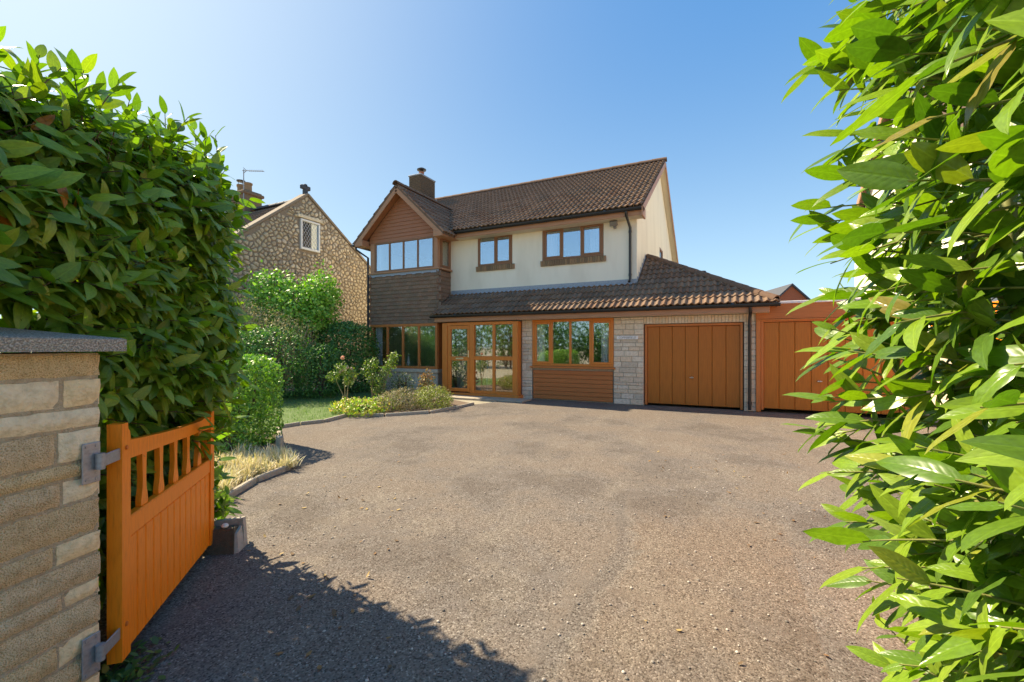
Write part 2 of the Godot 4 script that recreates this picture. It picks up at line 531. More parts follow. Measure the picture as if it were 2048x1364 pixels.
func holed_wall(x0: float, x1: float, y0: float, y1: float, zf: float, zb: float, holes: Array) -> ArrayMesh:
	# a wall facing +Z with rectangular openings [x0, x1, y0, y1]
	var b := MB.new()
	var xs := [x0, x1]; var ys := [y0, y1]
	for q in holes:
		for k in [q[0], q[1]]:
			if k > x0 and k < x1 and not k in xs: xs.append(k)
		for k in [q[2], q[3]]:
			if k > y0 and k < y1 and not k in ys: ys.append(k)
	xs.sort(); ys.sort()
	for i in xs.size() - 1:
		var run := -1.0
		for j in ys.size() - 1:
			var c := Vector2((xs[i] + xs[i + 1]) / 2.0, (ys[j] + ys[j + 1]) / 2.0)
			var open := false
			for q in holes:
				if c.x > q[0] and c.x < q[1] and c.y > q[2] and c.y < q[3]: open = true
			if not open and run < 0: run = ys[j]
			if run >= 0 and (open or j == ys.size() - 2):
				var top: float = ys[j] if open else ys[j + 1]
				b.span(Vector3(xs[i], run, zb), Vector3(xs[i + 1], top, zf))
				run = -1.0
	return b.mesh()

func window(house: Node3D, called: String, o: Vector3, u: Vector3, nrm: Vector3, w: float, h: float, lights: Array, fw: float, gm: Material, fm: Material, sash := []) -> Node3D:
	# o: lower corner on the wall face; u runs along the wall, nrm out of it; lights: shares of the width; sash: which lights have an opening frame
	var win := holder(house, called)
	var up := Vector3.UP
	var b := MB.new()
	var dep := 0.09
	var bas := Basis(u, up, nrm)
	var put := func(bb, x0, x1, y0, y1, out, t, e):
		bb.cbox(o + u * (x0 + x1) / 2.0 + up * (y0 + y1) / 2.0 + nrm * (out - t / 2.0), Vector3(x1 - x0, y1 - y0, t), e, bas)
	put.call(b, 0.0, w, 0.0, fw, 0.02, dep, 0.006)
	put.call(b, 0.0, w, h - fw, h, 0.02, dep, 0.006)
	put.call(b, 0.0, fw, fw, h - fw, 0.019, dep, 0.006)
	put.call(b, w - fw, w, fw, h - fw, 0.019, dep, 0.006)
	var total := 0.0
	for k in lights: total += k
	var inner := w - 2 * fw
	var x := fw
	for i in lights.size():
		var lw: float = inner * lights[i] / total
		if i > 0: put.call(b, x - fw * 0.4, x + fw * 0.4, fw, h - fw, 0.018, dep, 0.006)
		x += lw
	part(win, "frame", b.mesh(), fm)
	x = fw
	for i in lights.size():
		var lw: float = inner * lights[i] / total
		var a := x + (fw * 0.4 if i > 0 else 0.0)
		var c := x + lw - (fw * 0.4 if i < lights.size() - 1 else 0.0)
		var y0 := fw; var y1 := h - fw
		if i in sash:
			var s := MB.new()
			var sw := fw * 0.8
			put.call(s, a, c, y0, y0 + sw, 0.028, 0.06, 0.008)
			put.call(s, a, c, y1 - sw, y1, 0.028, 0.06, 0.008)
			put.call(s, a, a + sw, y0 + sw, y1 - sw, 0.027, 0.06, 0.008)
			put.call(s, c - sw, c, y0 + sw, y1 - sw, 0.027, 0.06, 0.008)
			part(win, "sash", s.mesh(), fm)
			a += sw; c -= sw; y0 += sw; y1 -= sw
		var g := MB.new()
		var tl := rng.randf_range(-0.004, 0.004)
		g.box(o + u * (a + c) / 2.0 + up * (y0 + y1) / 2.0 - nrm * 0.012, Vector3(c - a, y1 - y0, 0.006), bas.rotated(up, tl))
		part(win, "pane", g.mesh(), gm)
		x += lw
	return win

func courses(parent: Node3D, x0: float, x1: float, y0: float, y1: float, z: float, sd: int, mats: Array, turn_x := false) -> void:
	# coursed stone blocks facing +Z (or +X where turn_x), each its own part, standing 8 mm proud of the mortar
	var r := RandomNumberGenerator.new()
	r.seed = sd
	var y := y0
	var row := 0
	while y < y1 - 0.02:
		var hh: float = [0.10, 0.14, 0.075, 0.14, 0.21, 0.10][r.randi() % 6]
		if y + hh > y1 - 0.06: hh = y1 - y
		var x := x0
		while x < x1 - 0.01:
			var ww := r.randf_range(0.16, 0.42) * (1.0 if hh < 0.2 else 0.9)
			if x == x0 and row % 2: ww *= 0.6
			if x + ww > x1 - 0.09: ww = x1 - x
			var b := MB.new()
			var s := Vector3(ww - 0.012, hh - 0.012, 0.07)
			b.cbox(Vector3.ZERO, s, 0.008)
			var proud := r.randf_range(0.002, 0.012)
			var at := Vector3(x + ww / 2.0, y + hh / 2.0, z - 0.035 + proud)
			var xf := Transform3D(Basis(Vector3.UP, r.randf_range(-0.012, 0.012)), at)
			if turn_x: xf = Transform3D(Basis(Vector3.UP, PI / 2.0), Vector3(z - 0.035 + proud, at.y, -at.x))
			part(parent, "stone_block", b.mesh(), mats[r.randi() % mats.size()], xf)
			x += ww
		y += hh
		row += 1

const TILE_PTS := 13

func tile_shape(cwid: float, top: Array) -> ArrayMesh:
	# one interlocking double roman tile: x across, z down the slope (0 at its lower edge), y out of the roof; top: how far up it reaches at each point across
	var b := MB.new()
	var prof := func(t):
		var w := fposmod(t * 2.0, 1.0) if t < 1.0 else 0.0
		return 0.040 * (smoothstep(0.16, 0.62, w) if w < 0.62 else 1.0 - smoothstep(0.62, 0.98, w))
	var cols := []
	for k in TILE_PTS:
		var t := k / float(TILE_PTS - 1)
		var L: float = top[k]
		var y: float = prof.call(t)
		cols.append([Vector3(t * cwid, y + 0.036, 0), Vector3(t * cwid, y + 0.036 - 0.032 * L / 0.34, -L), Vector3(t * cwid, y + 0.006, -0.004), prof.call(minf(t + 0.02, .999)) - prof.call(maxf(t - 0.02, 0))])
	for k in TILE_PTS - 1:
		if cols[k][1].z > -0.005 and cols[k + 1][1].z > -0.005: continue
		var na := Vector3(-cols[k][3] / (0.04 * cwid), 1, 0.09).normalized()
		var nb := Vector3(-cols[k + 1][3] / (0.04 * cwid), 1, 0.09).normalized()
		b.quadn([cols[k][0], cols[k + 1][0], cols[k + 1][1], cols[k][1]], [na, nb, nb, na])
		b.quad(cols[k][2], cols[k + 1][2], cols[k + 1][0], cols[k][0])
	return b.mesh()

func tiled(roof: Node3D, o: Vector3, u: Vector3, up: Vector3, cols: int, rows: int, cwid: float, rh: float, most := 9999, hip = null, sd := 1, skip = null) -> void:
	# o: lower left corner of the slope; up: unit vector up the slope
	var r := RandomNumberGenerator.new()
	r.seed = sd
	var nrm := u.cross(up).normalized()
	var base := Basis(u, nrm, -up)
	var full := []
	for k in TILE_PTS: full.append(rh + .07)
	var whole := tile_shape(cwid, full)
	var rest := MB.new()
	var made := 0
	for j in rows:
		for i in cols:
			if skip != null and skip.call(i * cwid, j * rh): continue
			var m := whole
			if hip != null:
				var tops := []
				var any := false; var cut := false
				for k in TILE_PTS:
					var t: float = clampf(hip.call(i * cwid + k / float(TILE_PTS - 1) * cwid) - j * rh, 0.0, rh + .07)
					tops.append(t)
					if t > 0.02: any = true
					if t < rh + .069: cut = true
				if not any: continue
				if cut: m = tile_shape(cwid, tops)
			var at := o + u * (i * cwid) + up * (j * rh) + nrm * r.randf_range(-0.003, 0.003)
			var xf := Transform3D(base.rotated(nrm, r.randf_range(-0.012, 0.012)), at)
			made += 1
			if made <= most:
				part(roof, "roof_tile", m, M.tiles[r.randi() % 5], xf)
			else:
				var a := m.surface_get_arrays(0)
				for q in a[Mesh.ARRAY_VERTEX]: rest.v.append(xf * q)
				for q in a[Mesh.ARRAY_NORMAL]: rest.n.append(xf.basis * q)
	if rest.v.size():
		var s := part(roof, "upper_roof_tiles", rest.mesh(), M.tiles[0])
		s.set_meta("kind", "stuff")

func ridge_caps(roof: Node3D, a: Vector3, b: Vector3, rad: float, mat_: Material, step := 0.42) -> void:
	var n := maxi(1, int((b - a).length() / step))
	var d := (b - a) / n
	for k in n:
		var m := MB.new()
		var p0 := a + d * k; var p1 := a + d * (k + 1.04)
		var x := d.normalized()
		var side := x.cross(Vector3.UP).normalized()
		var up := side.cross(x).normalized()
		var last := []
		for j in 9:
			var t := PI * j / 8.0
			var nn := side * cos(t) + up * sin(t)
			var cur := [p0 + nn * (rad + 0.010), p1 + nn * rad, nn]
			if j > 0:
				m.quadn([last[0], last[1], cur[1], cur[0]], [last[2], last[2], cur[2], cur[2]])
				m.face([last[0], cur[0], p0 + cur[2] * (rad - .015), p0 + last[2] * (rad - .015)], p1)
			last = cur
		part(roof, "ridge_tile", m.mesh(), mat_)

func gutter(parent: Node3D, a: Vector3, b: Vector3, rad := 0.058) -> void:
	var m := MB.new()
	var x := (b - a).normalized()
	var side := x.cross(Vector3.UP).normalized()
	for lay in [rad, rad - 0.006]:
		var last := []
		for j in 9:
			var t := PI + PI * j / 8.0
			var nn := side * cos(t) + Vector3.UP * sin(t)
			var cur := [a + nn * lay, b + nn * lay, nn]
			if j > 0: m.quadn([last[0], last[1], cur[1], cur[0]], [last[2], last[2], cur[2], cur[2]])
			last = cur
	for e in [a, b]:
		for j in 8:
			var t0 := PI + PI * j / 8.0; var t1 := PI + PI * (j + 1) / 8.0
			m.face([e, e + (side * cos(t0) + Vector3.UP * sin(t0)) * rad, e + (side * cos(t1) + Vector3.UP * sin(t1)) * rad], (a + b) / 2.0)
	m.bar(a + side * rad, b + side * rad, 0.012, 0.012, Vector3.UP)
	m.bar(a - side * rad, b - side * rad, 0.012, 0.012, Vector3.UP)
	var n := int((b - a).length() / 1.8)
	for k in n:   # joints
		var p := a + (b - a) * ((k + 0.5) / n)
		m.tube([p - x * 0.03, p + x * 0.03], [rad + .006, rad + .006], 12, false)
	part(parent, "gutter", m.mesh(), M.black)

func downpipe(parent: Node3D, pts: Array) -> void:
	var m := MB.new()
	var r := []
	for p in pts: r.append(0.036)
	m.tube(pts, r, 10)
	for k in pts.size() - 1:
		var d: Vector3 = pts[k + 1] - pts[k]
		if d.length() > 0.8:
			for f in [0.08, 0.92]:
				var q: Vector3 = pts[k] + d * f
				m.tube([q - Vector3.UP * .03, q + Vector3.UP * .03], [.043, .043], 10)
	part(parent, "downpipe", m.mesh(), M.black)

func curtain(at: Vector3, w: float, h: float, label: String, sd: int, u := Vector3.RIGHT) -> void:
	var b := MB.new()
	var n := 22
	var nrm := u.cross(Vector3.UP)
	var last := []
	for k in n + 1:
		var t := k / float(n)
		var dz := 0.03 * sin(t * TAU * (w / 0.11) + sd) + 0.008 * sin(t * 40.0 + sd)
		var p := u * (t * w) + nrm * dz
		var cur := [p, p * Vector3(1, 1, 1) + Vector3.UP * h]
		if k > 0:
			b.quad(last[0], cur[0], cur[1], last[1])
			b.quad(cur[0] - nrm * .004, last[0] - nrm * .004, last[1] - nrm * .004, cur[1] - nrm * .004)
		last = cur
	solid("curtain", b.mesh(), M.curtain, label, "curtain", at)

# ---------------------------------------------------------------- the house
func main_house() -> void:
	var H := thing("detached_house", "two storey cream house with brown tiled roof, glazed porch and wooden garage door", "house", Vector3(-5, 0, -12))
	var back := Vector3(5, 0, 12)   # meshes below are in world metres
	var zf := -12.0; var zg := -11.3
	# --- upper walls
	part_at(H, back, "front_wall", holed_wall(-8.06, -2.42, 2.7, 5.06, zf, zf - .25, [[-7.05, -5.84, 3.96, 4.93], [-4.87, -3.06, 3.95, 4.91]]), M.render)
	var b := MB.new()   # gable wall on the garage side, with a small window opening
	var sl := 0.621
	b.prism(PackedVector2Array([Vector2(-12.0, 0), Vector2(-16.35, 0), Vector2(-16.35, 7.7), Vector2(-16.2, 7.78), Vector2(-12.0, 5.17)]), Vector3(-2.17, 0, 0), Vector3(0, 0, 1), Vector3.UP, Vector3(-.25, 0, 0))
	b.prism(PackedVector2Array([Vector2(-17.25, 0), Vector2(-20.4, 0), Vector2(-20.4, 5.17), Vector2(-17.25, 7.13)]), Vector3(-2.17, 0, 0), Vector3(0, 0, 1), Vector3.UP, Vector3(-.25, 0, 0))
	b.span(Vector3(-2.42, 0, -17.25), Vector3(-2.17, 4.05, -16.35))
	b.prism(PackedVector2Array([Vector2(-16.35, 5.0), Vector2(-17.25, 5.0), Vector2(-17.25, 7.13), Vector2(-16.35, 7.7)]), Vector3(-2.17, 0, 0), Vector3(0, 0, 1), Vector3.UP, Vector3(-.25, 0, 0))
	part_at(H, back, "gable_wall", b.mesh(), M.render)
	b = MB.new()
	b.prism(PackedVector2Array([Vector2(-12.0, 0), Vector2(-20.4, 0), Vector2(-20.4, 5.17), Vector2(-16.2, 7.78), Vector2(-12.0, 5.17)]), Vector3(-11.2, 0, 0), Vector3(0, 0, 1), Vector3.UP, Vector3(-.25, 0, 0))
	b.span(Vector3(-11.2, 0, -20.4), Vector3(-2.42, 5.1, -20.15))
	b.span(Vector3(-11.2, 0, -12.25), Vector3(-10.81, 5.06, -12.0))
	part_at(H, back, "side_and_back_walls", b.mesh(), M.render)
	# --- rooms behind the windows
	b = MB.new()
	b.span(Vector3(-11.19, 2.55, -16.1), Vector3(-2.43, 2.66, -12.26))   # first floor
	b.span(Vector3(-10.8, 2.55, -12.25), Vector3(-8.07, 2.66, -11.4))
	b.span(Vector3(-11.19, 5.07, -20.14), Vector3(-2.43, 5.12, -11.6))   # ceiling
	b.span(Vector3(-11.19, 0, -16.2), Vector3(-2.43, 5.06, -16.1))   # spine wall
	b.span(Vector3(-8.06, 2.67, -16.09), Vector3(-7.98, 5.06, -12.26))
	b.span(Vector3(-5.5, 2.67, -16.09), Vector3(-5.42, 5.06, -12.26))
	b.span(Vector3(-8.06, 0.02, -16.09), Vector3(-7.96, 2.54, -12.3))
	b.span(Vector3(-2.45, 0.02, -16.09), Vector3(-2.35, 2.54, -11.6))
	b.span(Vector3(-11.19, 0.0, -16.09), Vector3(-2.46, 0.03, -11.56))
	b.span(Vector3(-7.95, 2.3, -12.3), Vector3(-2.46, 2.36, -11.56))
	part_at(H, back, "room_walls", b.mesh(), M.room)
	b = MB.new()   # inner wall of the porch, with the stone pier seen through the glass
	b.span(Vector3(-7.95, 0.04, -12.3), Vector3(-5.05, 2.3, -12.2))
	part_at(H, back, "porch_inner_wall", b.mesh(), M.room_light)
	b = MB.new()
	b.span(Vector3(-6.75, 0.05, -12.19), Vector3(-5.85, 2.1, -12.14))
	b.span(Vector3(-7.52, 0.05, -12.19), Vector3(-7.38, 2.1, -12.14))
	b.span(Vector3(-7.02, 0.05, -12.19), Vector3(-6.86, 2.1, -12.14))
	part_at(H, back, "front_door", b.mesh(), M.board_wood)
	# --- stonework
	var base := holder(H, "stone_wall")
	base.position = back
	part(base, "mortar_bed", holed_wall(-5.2, -4.89, 0.0, 2.2, zg - .012, zg - .26, []), M.mortar)
	part(base, "mortar_bed", holed_wall(-2.62, 0.57, 0.0, 2.2, zg - .012, zg - .26, [[-1.88, 0.33, -1, 2.02]]), M.mortar)
	courses(base, -5.2, -4.89, 0.0, 2.2, zg, 3, M.stones)
	courses(base, -2.62, -1.88, 0.0, 2.2, zg, 4, M.stones)
	courses(base, 0.33, 0.57, 0.0, 2.02, zg, 5, M.stones)
	var x := -1.88
	while x < 0.56:   # soldier course over the garage door
		var s := MB.new()
		var ww := minf(0.073, 0.57 - x)
		s.cbox(Vector3(x + ww / 2.0, 2.11, zg - .033), Vector3(ww - 0.009, 0.17, 0.07), 0.005)
		part(base, "soldier_stone", s.mesh(), M.stones[[0, 2, 4][rng.randi() % 3]])
		x += 0.073
	var bb := holder(H, "bay_stone_wall")
	bb.position = back
	b = MB.new()
	b.span(Vector3(-10.80, 0, -11.55), Vector3(-8.07, 0.64, zg - .012))
	b.span(Vector3(-10.80, 0, -12.0), Vector3(-10.6, 0.64, -11.55))
	part(bb, "mortar_bed", b.mesh(), M.mortar)
	courses(bb, -10.81, -8.06, 0.0, 0.64, zg, 7, M.stones)
	b = MB.new()
	b.cbox(Vector3(-9.44, 0.70, zg - .08), Vector3(2.83, 0.115, 0.28), 0.012)
	part_at(H, back, "stone_sill", b.mesh(), M.stones[1])
	b = MB.new()
	b.cbox(Vector3(-8.55, 0.30, zg + .01), Vector3(0.14, 0.17, 0.03), 0.006)
	for k in 4: b.box(Vector3(-8.55, 0.245 + k * .037, zg + .028), Vector3(0.11, 0.012, 0.012))
	part_at(H, back, "air_vent", b.mesh(), M.rust)
	# --- bay: lower window, tile hanging, upper window
	var wb := window(H, "bay_window", Vector3(-10.80, 0.76, zg), Vector3.RIGHT, Vector3.BACK, 2.73, 1.43, [1, 1, 1, 1], 0.085, M.glass_low, M.frame_wood)
	wb.position = back
	b = MB.new()
	b.cbox(Vector3(-8.10, 1.47, -11.66), Vector3(0.09, 1.42, 0.66), 0.006)
	b.cbox(Vector3(-10.76, 1.47, -11.7), Vector3(0.09, 1.42, 0.58), 0.006)
	part_at(H, back, "bay_side_post", b.mesh(), M.frame_wood)
	b = MB.new()
	b.span(Vector3(-10.78, 2.20, -12.0), Vector3(-8.09, 3.86, zg - .035))
	part_at(H, back, "bay_apron", b.mesh(), M.room)
	var hung := holder(H, "tile_hanging")
	hung.position = back
	var tile := MB.new()
	tile.cbox(Vector3(0, 0.0, 0), Vector3(0.163, 0.165, 0.02), 0.003)
	var tm := tile.mesh()
	var rows := 13
	for j in rows:
		var yy := 2.275 + j * 0.123
		var off := 0.0825 if j % 2 else 0.0
		for k in 18:
			var cx := -10.84 + off + k * 0.165
			if cx > -8.02: continue
			part(hung, "hung_tile", tm, M.hung[rng.randi() % 4], Transform3D(Basis(Vector3.RIGHT, -0.17 + rng.randf_range(-.015, .015)).rotated(Vector3.FORWARD, rng.randf_range(-.008, .008)), Vector3(cx, yy + rng.randf_range(-.004, .004), zg - 0.010)))
		for k in 5:
			var cz := -11.33 - off - k * 0.165
			if cz < -12.0: continue
			part(hung, "hung_tile", tm, M.hung[rng.randi() % 4], Transform3D(Basis(Vector3.UP, PI / 2) * Basis(Vector3.RIGHT, -0.17 + rng.randf_range(-.015, .015)), Vector3(-8.068, yy, cz)))
			if cz > -11.9: part(hung, "hung_tile", tm, M.hung[rng.randi() % 4], Transform3D(Basis(Vector3.UP, -PI / 2) * Basis(Vector3.RIGHT, -0.17), Vector3(-10.80, yy, cz)))
	b = MB.new()   # lead apron under the upper window
	b.box(Vector3(-9.435, 3.835, zg + .012), Vector3(2.83, 0.10, 0.004), Basis(Vector3.RIGHT, -0.16))
	for k in 7:
		b.box(Vector3(-10.7 + k * .41 + rng.randf() * .1, 3.79, zg + .024), Vector3(rng.randf_range(.1, .22), 0.05, 0.004), Basis(Vector3.RIGHT, -0.16))
	part_at(H, back, "lead_apron", b.mesh(), M.lead)
	b = MB.new()
	b.cbox(Vector3(-9.435, 3.895, zg - .03), Vector3(2.89, 0.055, 0.18), 0.01)
	b.cbox(Vector3(-8.05, 3.895, -11.66), Vector3(0.18, 0.054, 0.60), 0.01)
	part_at(H, back, "bay_sill", b.mesh(), M.fascia)
	wb = window(H, "bay_window", Vector3(-10.62, 3.92, zg), Vector3.RIGHT, Vector3.BACK, 2.42, 0.99, [1, 1, 1, 1], 0.06, M.glass_high, M.brown_up)
	wb.position = back
	b = MB.new()
	b.cbox(Vector3(-8.13, 4.41, zg - .05), Vector3(0.14, 0.99, 0.14), 0.01)
	b.cbox(Vector3(-10.71, 4.41, zg - .05), Vector3(0.18, 0.99, 0.14), 0.01)
	part_at(H, back, "corner_post", b.mesh(), M.fascia)
	wb = window(H, "bay_side_window", Vector3(-8.07, 3.92, -11.43), Vector3.FORWARD, Vector3.RIGHT, 0.57, 0.99, [1], 0.06, M.glass_low, M.brown_up, [0])
	wb.position = back
	b = MB.new()
	b.span(Vector3(-10.81, 3.87, -12.0), Vector3(-10.75, 4.95, -11.43))
	part_at(H, back, "bay_cheek", b.mesh(), M.render)
	# gable over the bay: lapped boards, barge boards, boxed feet
	var gab := holder(H, "bay_gable")
	gab.position = back
	var cx := -9.45
	for k in 13:
		var y0 := 4.91 + k * 0.118
		var hw := minf(1.40, (6.42 - y0) / 0.938)
		var hw1 := minf(1.40, (6.42 - y0 - .12) / 0.938)
		if hw1 <= 0.02: break
		b = MB.new()
		b.hexa([Vector3(cx - hw, y0, zg + .018), Vector3(cx + hw, y0, zg + .018), Vector3(cx + hw1, y0 + .118, zg - .004), Vector3(cx - hw1, y0 + .118, zg - .004), Vector3(cx - hw, y0, zg - .03), Vector3(cx + hw, y0, zg - .03), Vector3(cx + hw1, y0 + .118, zg - .03), Vector3(cx - hw1, y0 + .118, zg - .03)])
		part(gab, "gable_board", b.mesh(), M.gable_board)
	b = MB.new()
	b.prism(PackedVector2Array([Vector2(-1.42, 4.91), Vector2(1.42, 4.91), Vector2(0, 6.42)]), Vector3(cx, 0, zg - .035), Vector3.RIGHT, Vector3.UP, Vector3(0, 0, -.05))
	part(gab, "gable_backing", b.mesh(), M.room)
	for s in [-1.0, 1.0]:
		b = MB.new()
		var ap := Vector3(cx, 6.50, -11.0); var ft := Vector3(cx + s * 1.75, 6.50 - 1.75 * .938, -11.0)
		b.bar(ap + Vector3(s * .02, -.03, 0), ft, 0.21, 0.03, Vector3.UP, 0.004)
		part(gab, "barge_board", b.mesh(), M.fascia)
		b = MB.new()   # underside of the overhanging roof
		var dn := Vector3(s * .68, -.64, 0) * 0.12
		b.hexa([ap + dn * .2 + Vector3(0, -.06, -.02), ft + Vector3(0, -.02, -.02), ft + Vector3(0, -.02, -.31), ap + dn * .2 + Vector3(0, -.06, -.31), ap + Vector3(0, -.03, -.02), ft + Vector3(0, .01, -.02), ft + Vector3(0, .01, -.31), ap + Vector3(0, -.03, -.31)])
		part(gab, "barge_soffit", b.mesh(), M.gable_board)
		b = MB.new()
		b.cbox(Vector3(cx + s * 1.60, 4.90, -11.155), Vector3(0.34, 0.20, 0.33), 0.006)
		part(gab, "boxed_foot", b.mesh(), M.fascia)
		b = MB.new()
		b.cbox(Vector3(cx + s * 1.765, 4.94, -11.75), Vector3(0.03, 0.17, 0.85), 0.004)
		b.span(Vector3(cx + s * 1.39, 4.86, -12.0), Vector3(cx + s * 1.75, 4.875, -11.33))
		part(gab, "eaves_board", b.mesh(), M.fascia)
	# --- windows in the main front
	for wdef in [[-7.04, 3.97, 1.19, 0.95, [1, 1], [1]], [-4.86, 3.96, 1.79, 0.94, [1, 1.05, 1.05], [0, 2]]]:
		var ww := window(H, "upper_window", Vector3(wdef[0], wdef[1], zf - .02), Vector3.RIGHT, Vector3.BACK, wdef[2], wdef[3], wdef[4], 0.062, M.glass_high, M.brown_up, wdef[5])
		ww.position = back
		var sill := holder(H, "brick_sill")
		sill.position = back
		var sx: float = wdef[0] - 0.05
		while sx < wdef[0] + wdef[2] + 0.03:
			var s := MB.new()
			s.cbox(Vector3.ZERO, Vector3(0.066, 0.155, 0.10), 0.005)
			part(sill, "brick", s.mesh(), M.brick[rng.randi() % 4], Transform3D(Basis(Vector3.RIGHT, 0.12), Vector3(sx + .036, wdef[1] - .085, zf + .005)))
			sx += 0.074
		b = MB.new()
		b.box(Vector3(wdef[0] + wdef[2] / 2, wdef[1] - .085, zf - .004), Vector3(wdef[2] + .06, .145, .07))
		part(sill, "mortar_bed", b.mesh(), M.mortar)
	wb = window(H, "gable_window", Vector3(-2.19, 4.05, -16.35), Vector3.FORWARD, Vector3.RIGHT, 0.9, 0.95, [1], 0.07, M.glass_low, M.brown_up)
	wb.position = back
	# --- kitchen window and boarded panel
	wb = window(H, "kitchen_window", Vector3(-4.885, 0.93, zg - .02), Vector3.RIGHT, Vector3.BACK, 2.26, 1.27, [1, 1.05, 1.1, 1.08], 0.07, M.glass_low, M.porch_wood, [0, 3])
	wb.position = back
	b = MB.new()
	b.cbox(Vector3(-3.755, 0.905, zg + .01), Vector3(2.36, 0.045, 0.16), 0.008)
	part_at(H, back, "kitchen_sill", b.mesh(), M.frame_wood)
	b = MB.new()
	b.span(Vector3(-4.88, 0.0, zg - .2), Vector3(-2.63, 0.88, zg - .06))
	part_at(H, back, "panel_backing", b.mesh(), M.mortar)
	for k in 7:
		b = MB.new()
		b.cbox(Vector3(-3.755, 0.085 + k * .113, zg - .03 + .004), Vector3(2.22, 0.108, 0.025), 0.007, Basis(Vector3.RIGHT, -0.06))
		part_at(H, back, "panel_board", b.mesh(), M.board_wood)
	# --- porch
	var zp := -11.05
	var porch := holder(H, "porch")
	porch.position = back
	b = MB.new()
	b.cbox(Vector3(-6.47, 0.055, -11.16), Vector3(2.62, 0.10, 0.34), 0.01)
	part(porch, "porch_sill", b.mesh(), M.porch_wood)
	b = MB.new()
	for px in [[-7.73, -7.55], [-6.76, -6.62], [-5.38, -5.22]]:
		b.cbox(Vector3((px[0] + px[1]) / 2, 1.135, zp - .06), Vector3(px[1] - px[0], 2.06, 0.12), 0.006)
	b.cbox(Vector3(-6.47, 2.13, zp - .061), Vector3(2.18, 0.085, 0.11), 0.005)
	b.cbox(Vector3(-6.0, 1.13, zp - .062), Vector3(1.26, 0.11, 0.09), 0.005)
	b.cbox(Vector3(-6.0, 0.15, zp - .062), Vector3(1.26, 0.09, 0.09), 0.005)
	b.cbox(Vector3(-5.985, 1.63, zp - .061), Vector3(0.075, 0.92, 0.085), 0.005)
	b.cbox(Vector3(-5.985, 0.63, zp - .061), Vector3(0.075, 0.9, 0.085), 0.005)
	b.cbox(Vector3(-5.27, 1.135, -11.22), Vector3(0.09, 2.06, 0.2), 0.005)   # return to the wall
	b.cbox(Vector3(-7.70, 1.135, -11.22), Vector3(0.05, 2.06, 0.2), 0.005)
	part(porch, "porch_frame", b.mesh(), M.porch_wood)
	for q in [[-6.60, -6.03, 1.19, 2.08], [-5.94, -5.39, 1.19, 2.08], [-6.60, -6.03, 0.20, 1.07], [-5.94, -5.39, 0.20, 1.07]]:
		b = MB.new()
		b.box(Vector3((q[0] + q[1]) / 2, (q[2] + q[3]) / 2, zp - .06), Vector3(q[1] - q[0], q[3] - q[2], .006), Basis(Vector3.UP, rng.randf_range(-.004, .004)))
		part(porch, "pane", b.mesh(), M.glass_low)
	var door := holder(H, "porch_door")
	door.position = back
	b = MB.new()
	for px in [[-7.54, -7.44], [-6.86, -6.77]]:
		b.cbox(Vector3((px[0] + px[1]) / 2, 1.11, zp - .05), Vector3(px[1] - px[0], 1.96, 0.07), 0.006)
	for py in [[0.14, 0.24], [1.05, 1.17], [1.98, 2.08]]:
		b.cbox(Vector3(-7.15, (py[0] + py[1]) / 2, zp - .051), Vector3(0.60, py[1] - py[0], 0.066), 0.006)
	part(door, "door_frame", b.mesh(), M.porch_wood)
	for q in [[0.24, 1.05], [1.17, 1.98]]:
		b = MB.new()
		b.box(Vector3(-7.15, (q[0] + q[1]) / 2, zp - .06), Vector3(0.60, q[1] - q[0], .006))
		part(door, "pane", b.mesh(), M.glass_low)
	b = MB.new()
	b.cbox(Vector3(-7.12, 1.11, zp - .010), Vector3(0.26, 0.05, 0.015), 0.004)
	part(door, "letter_plate", b.mesh(), M.brass)
	b = MB.new()
	b.cbox(Vector3(-6.815, 1.25, zp - .008), Vector3(0.035, 0.20, 0.014), 0.004)
	b.tube([Vector3(-6.815, 1.24, zp), Vector3(-6.815, 1.24, zp + .05), Vector3(-6.93, 1.235, zp + .055)], [.009, .009, .009], 8)
	part(door, "handle", b.mesh(), M.brass)
	# --- garage door
	var gd := holder(H, "garage_door")
	gd.position = back
	garage_door(gd, -1.86, 0.31, 0.02, 2.01, zg - .10, 7, 3, M.door_wood)
	b = MB.new()
	b.span(Vector3(-2.34, 0, -13.3), Vector3(0.56, 2.45, -13.2))
	b.span(Vector3(0.45, 0, -17.0), Vector3(0.56, 2.3, -11.56))
	part_at(H, back, "garage_walls", b.mesh(), M.stones[3])
	# --- main roof
	var roof := holder(H, "main_roof")
	roof.position = back
	b = MB.new()
	var e0 := Vector3(-11.65, 5.075, -11.58); var rg := Vector3(0, 7.945, -16.2)
	for s in [[-11.58, 1.0], [-20.82, -1.0]]:
		b.hexa([Vector3(-11.65, 5.05, s[0]), Vector3(-1.95, 5.05, s[0]), Vector3(-1.95, 7.92, -16.2), Vector3(-11.65, 7.92, -16.2), Vector3(-11.65, 4.98, s[0]), Vector3(-1.95, 4.98, s[0]), Vector3(-1.95, 7.85, -16.2), Vector3(-11.65, 7.85, -16.2)])
	part(roof, "roof_deck", b.mesh(), M.tiles[1])
	var upv := Vector3(0, sl, -1).normalized()
	var hidden := func(u, v):   # under the bay roof
		var p: Vector3 = Vector3(-11.65 + u + .15, 5.05, -11.56) + upv * (v + .15)
		return 6.62 - absf(p.x - cx) * .938 > p.y + .35
	tiled(roof, Vector3(-11.65, 5.05, -11.53), Vector3.RIGHT, upv, 32, 17, 0.303, 0.318, 300, null, 11, hidden)
	ridge_caps(roof, Vector3(-11.67, 7.94, -16.2), Vector3(-1.93, 7.94, -16.2), 0.12, M.ridge, 0.45)
	b = MB.new()
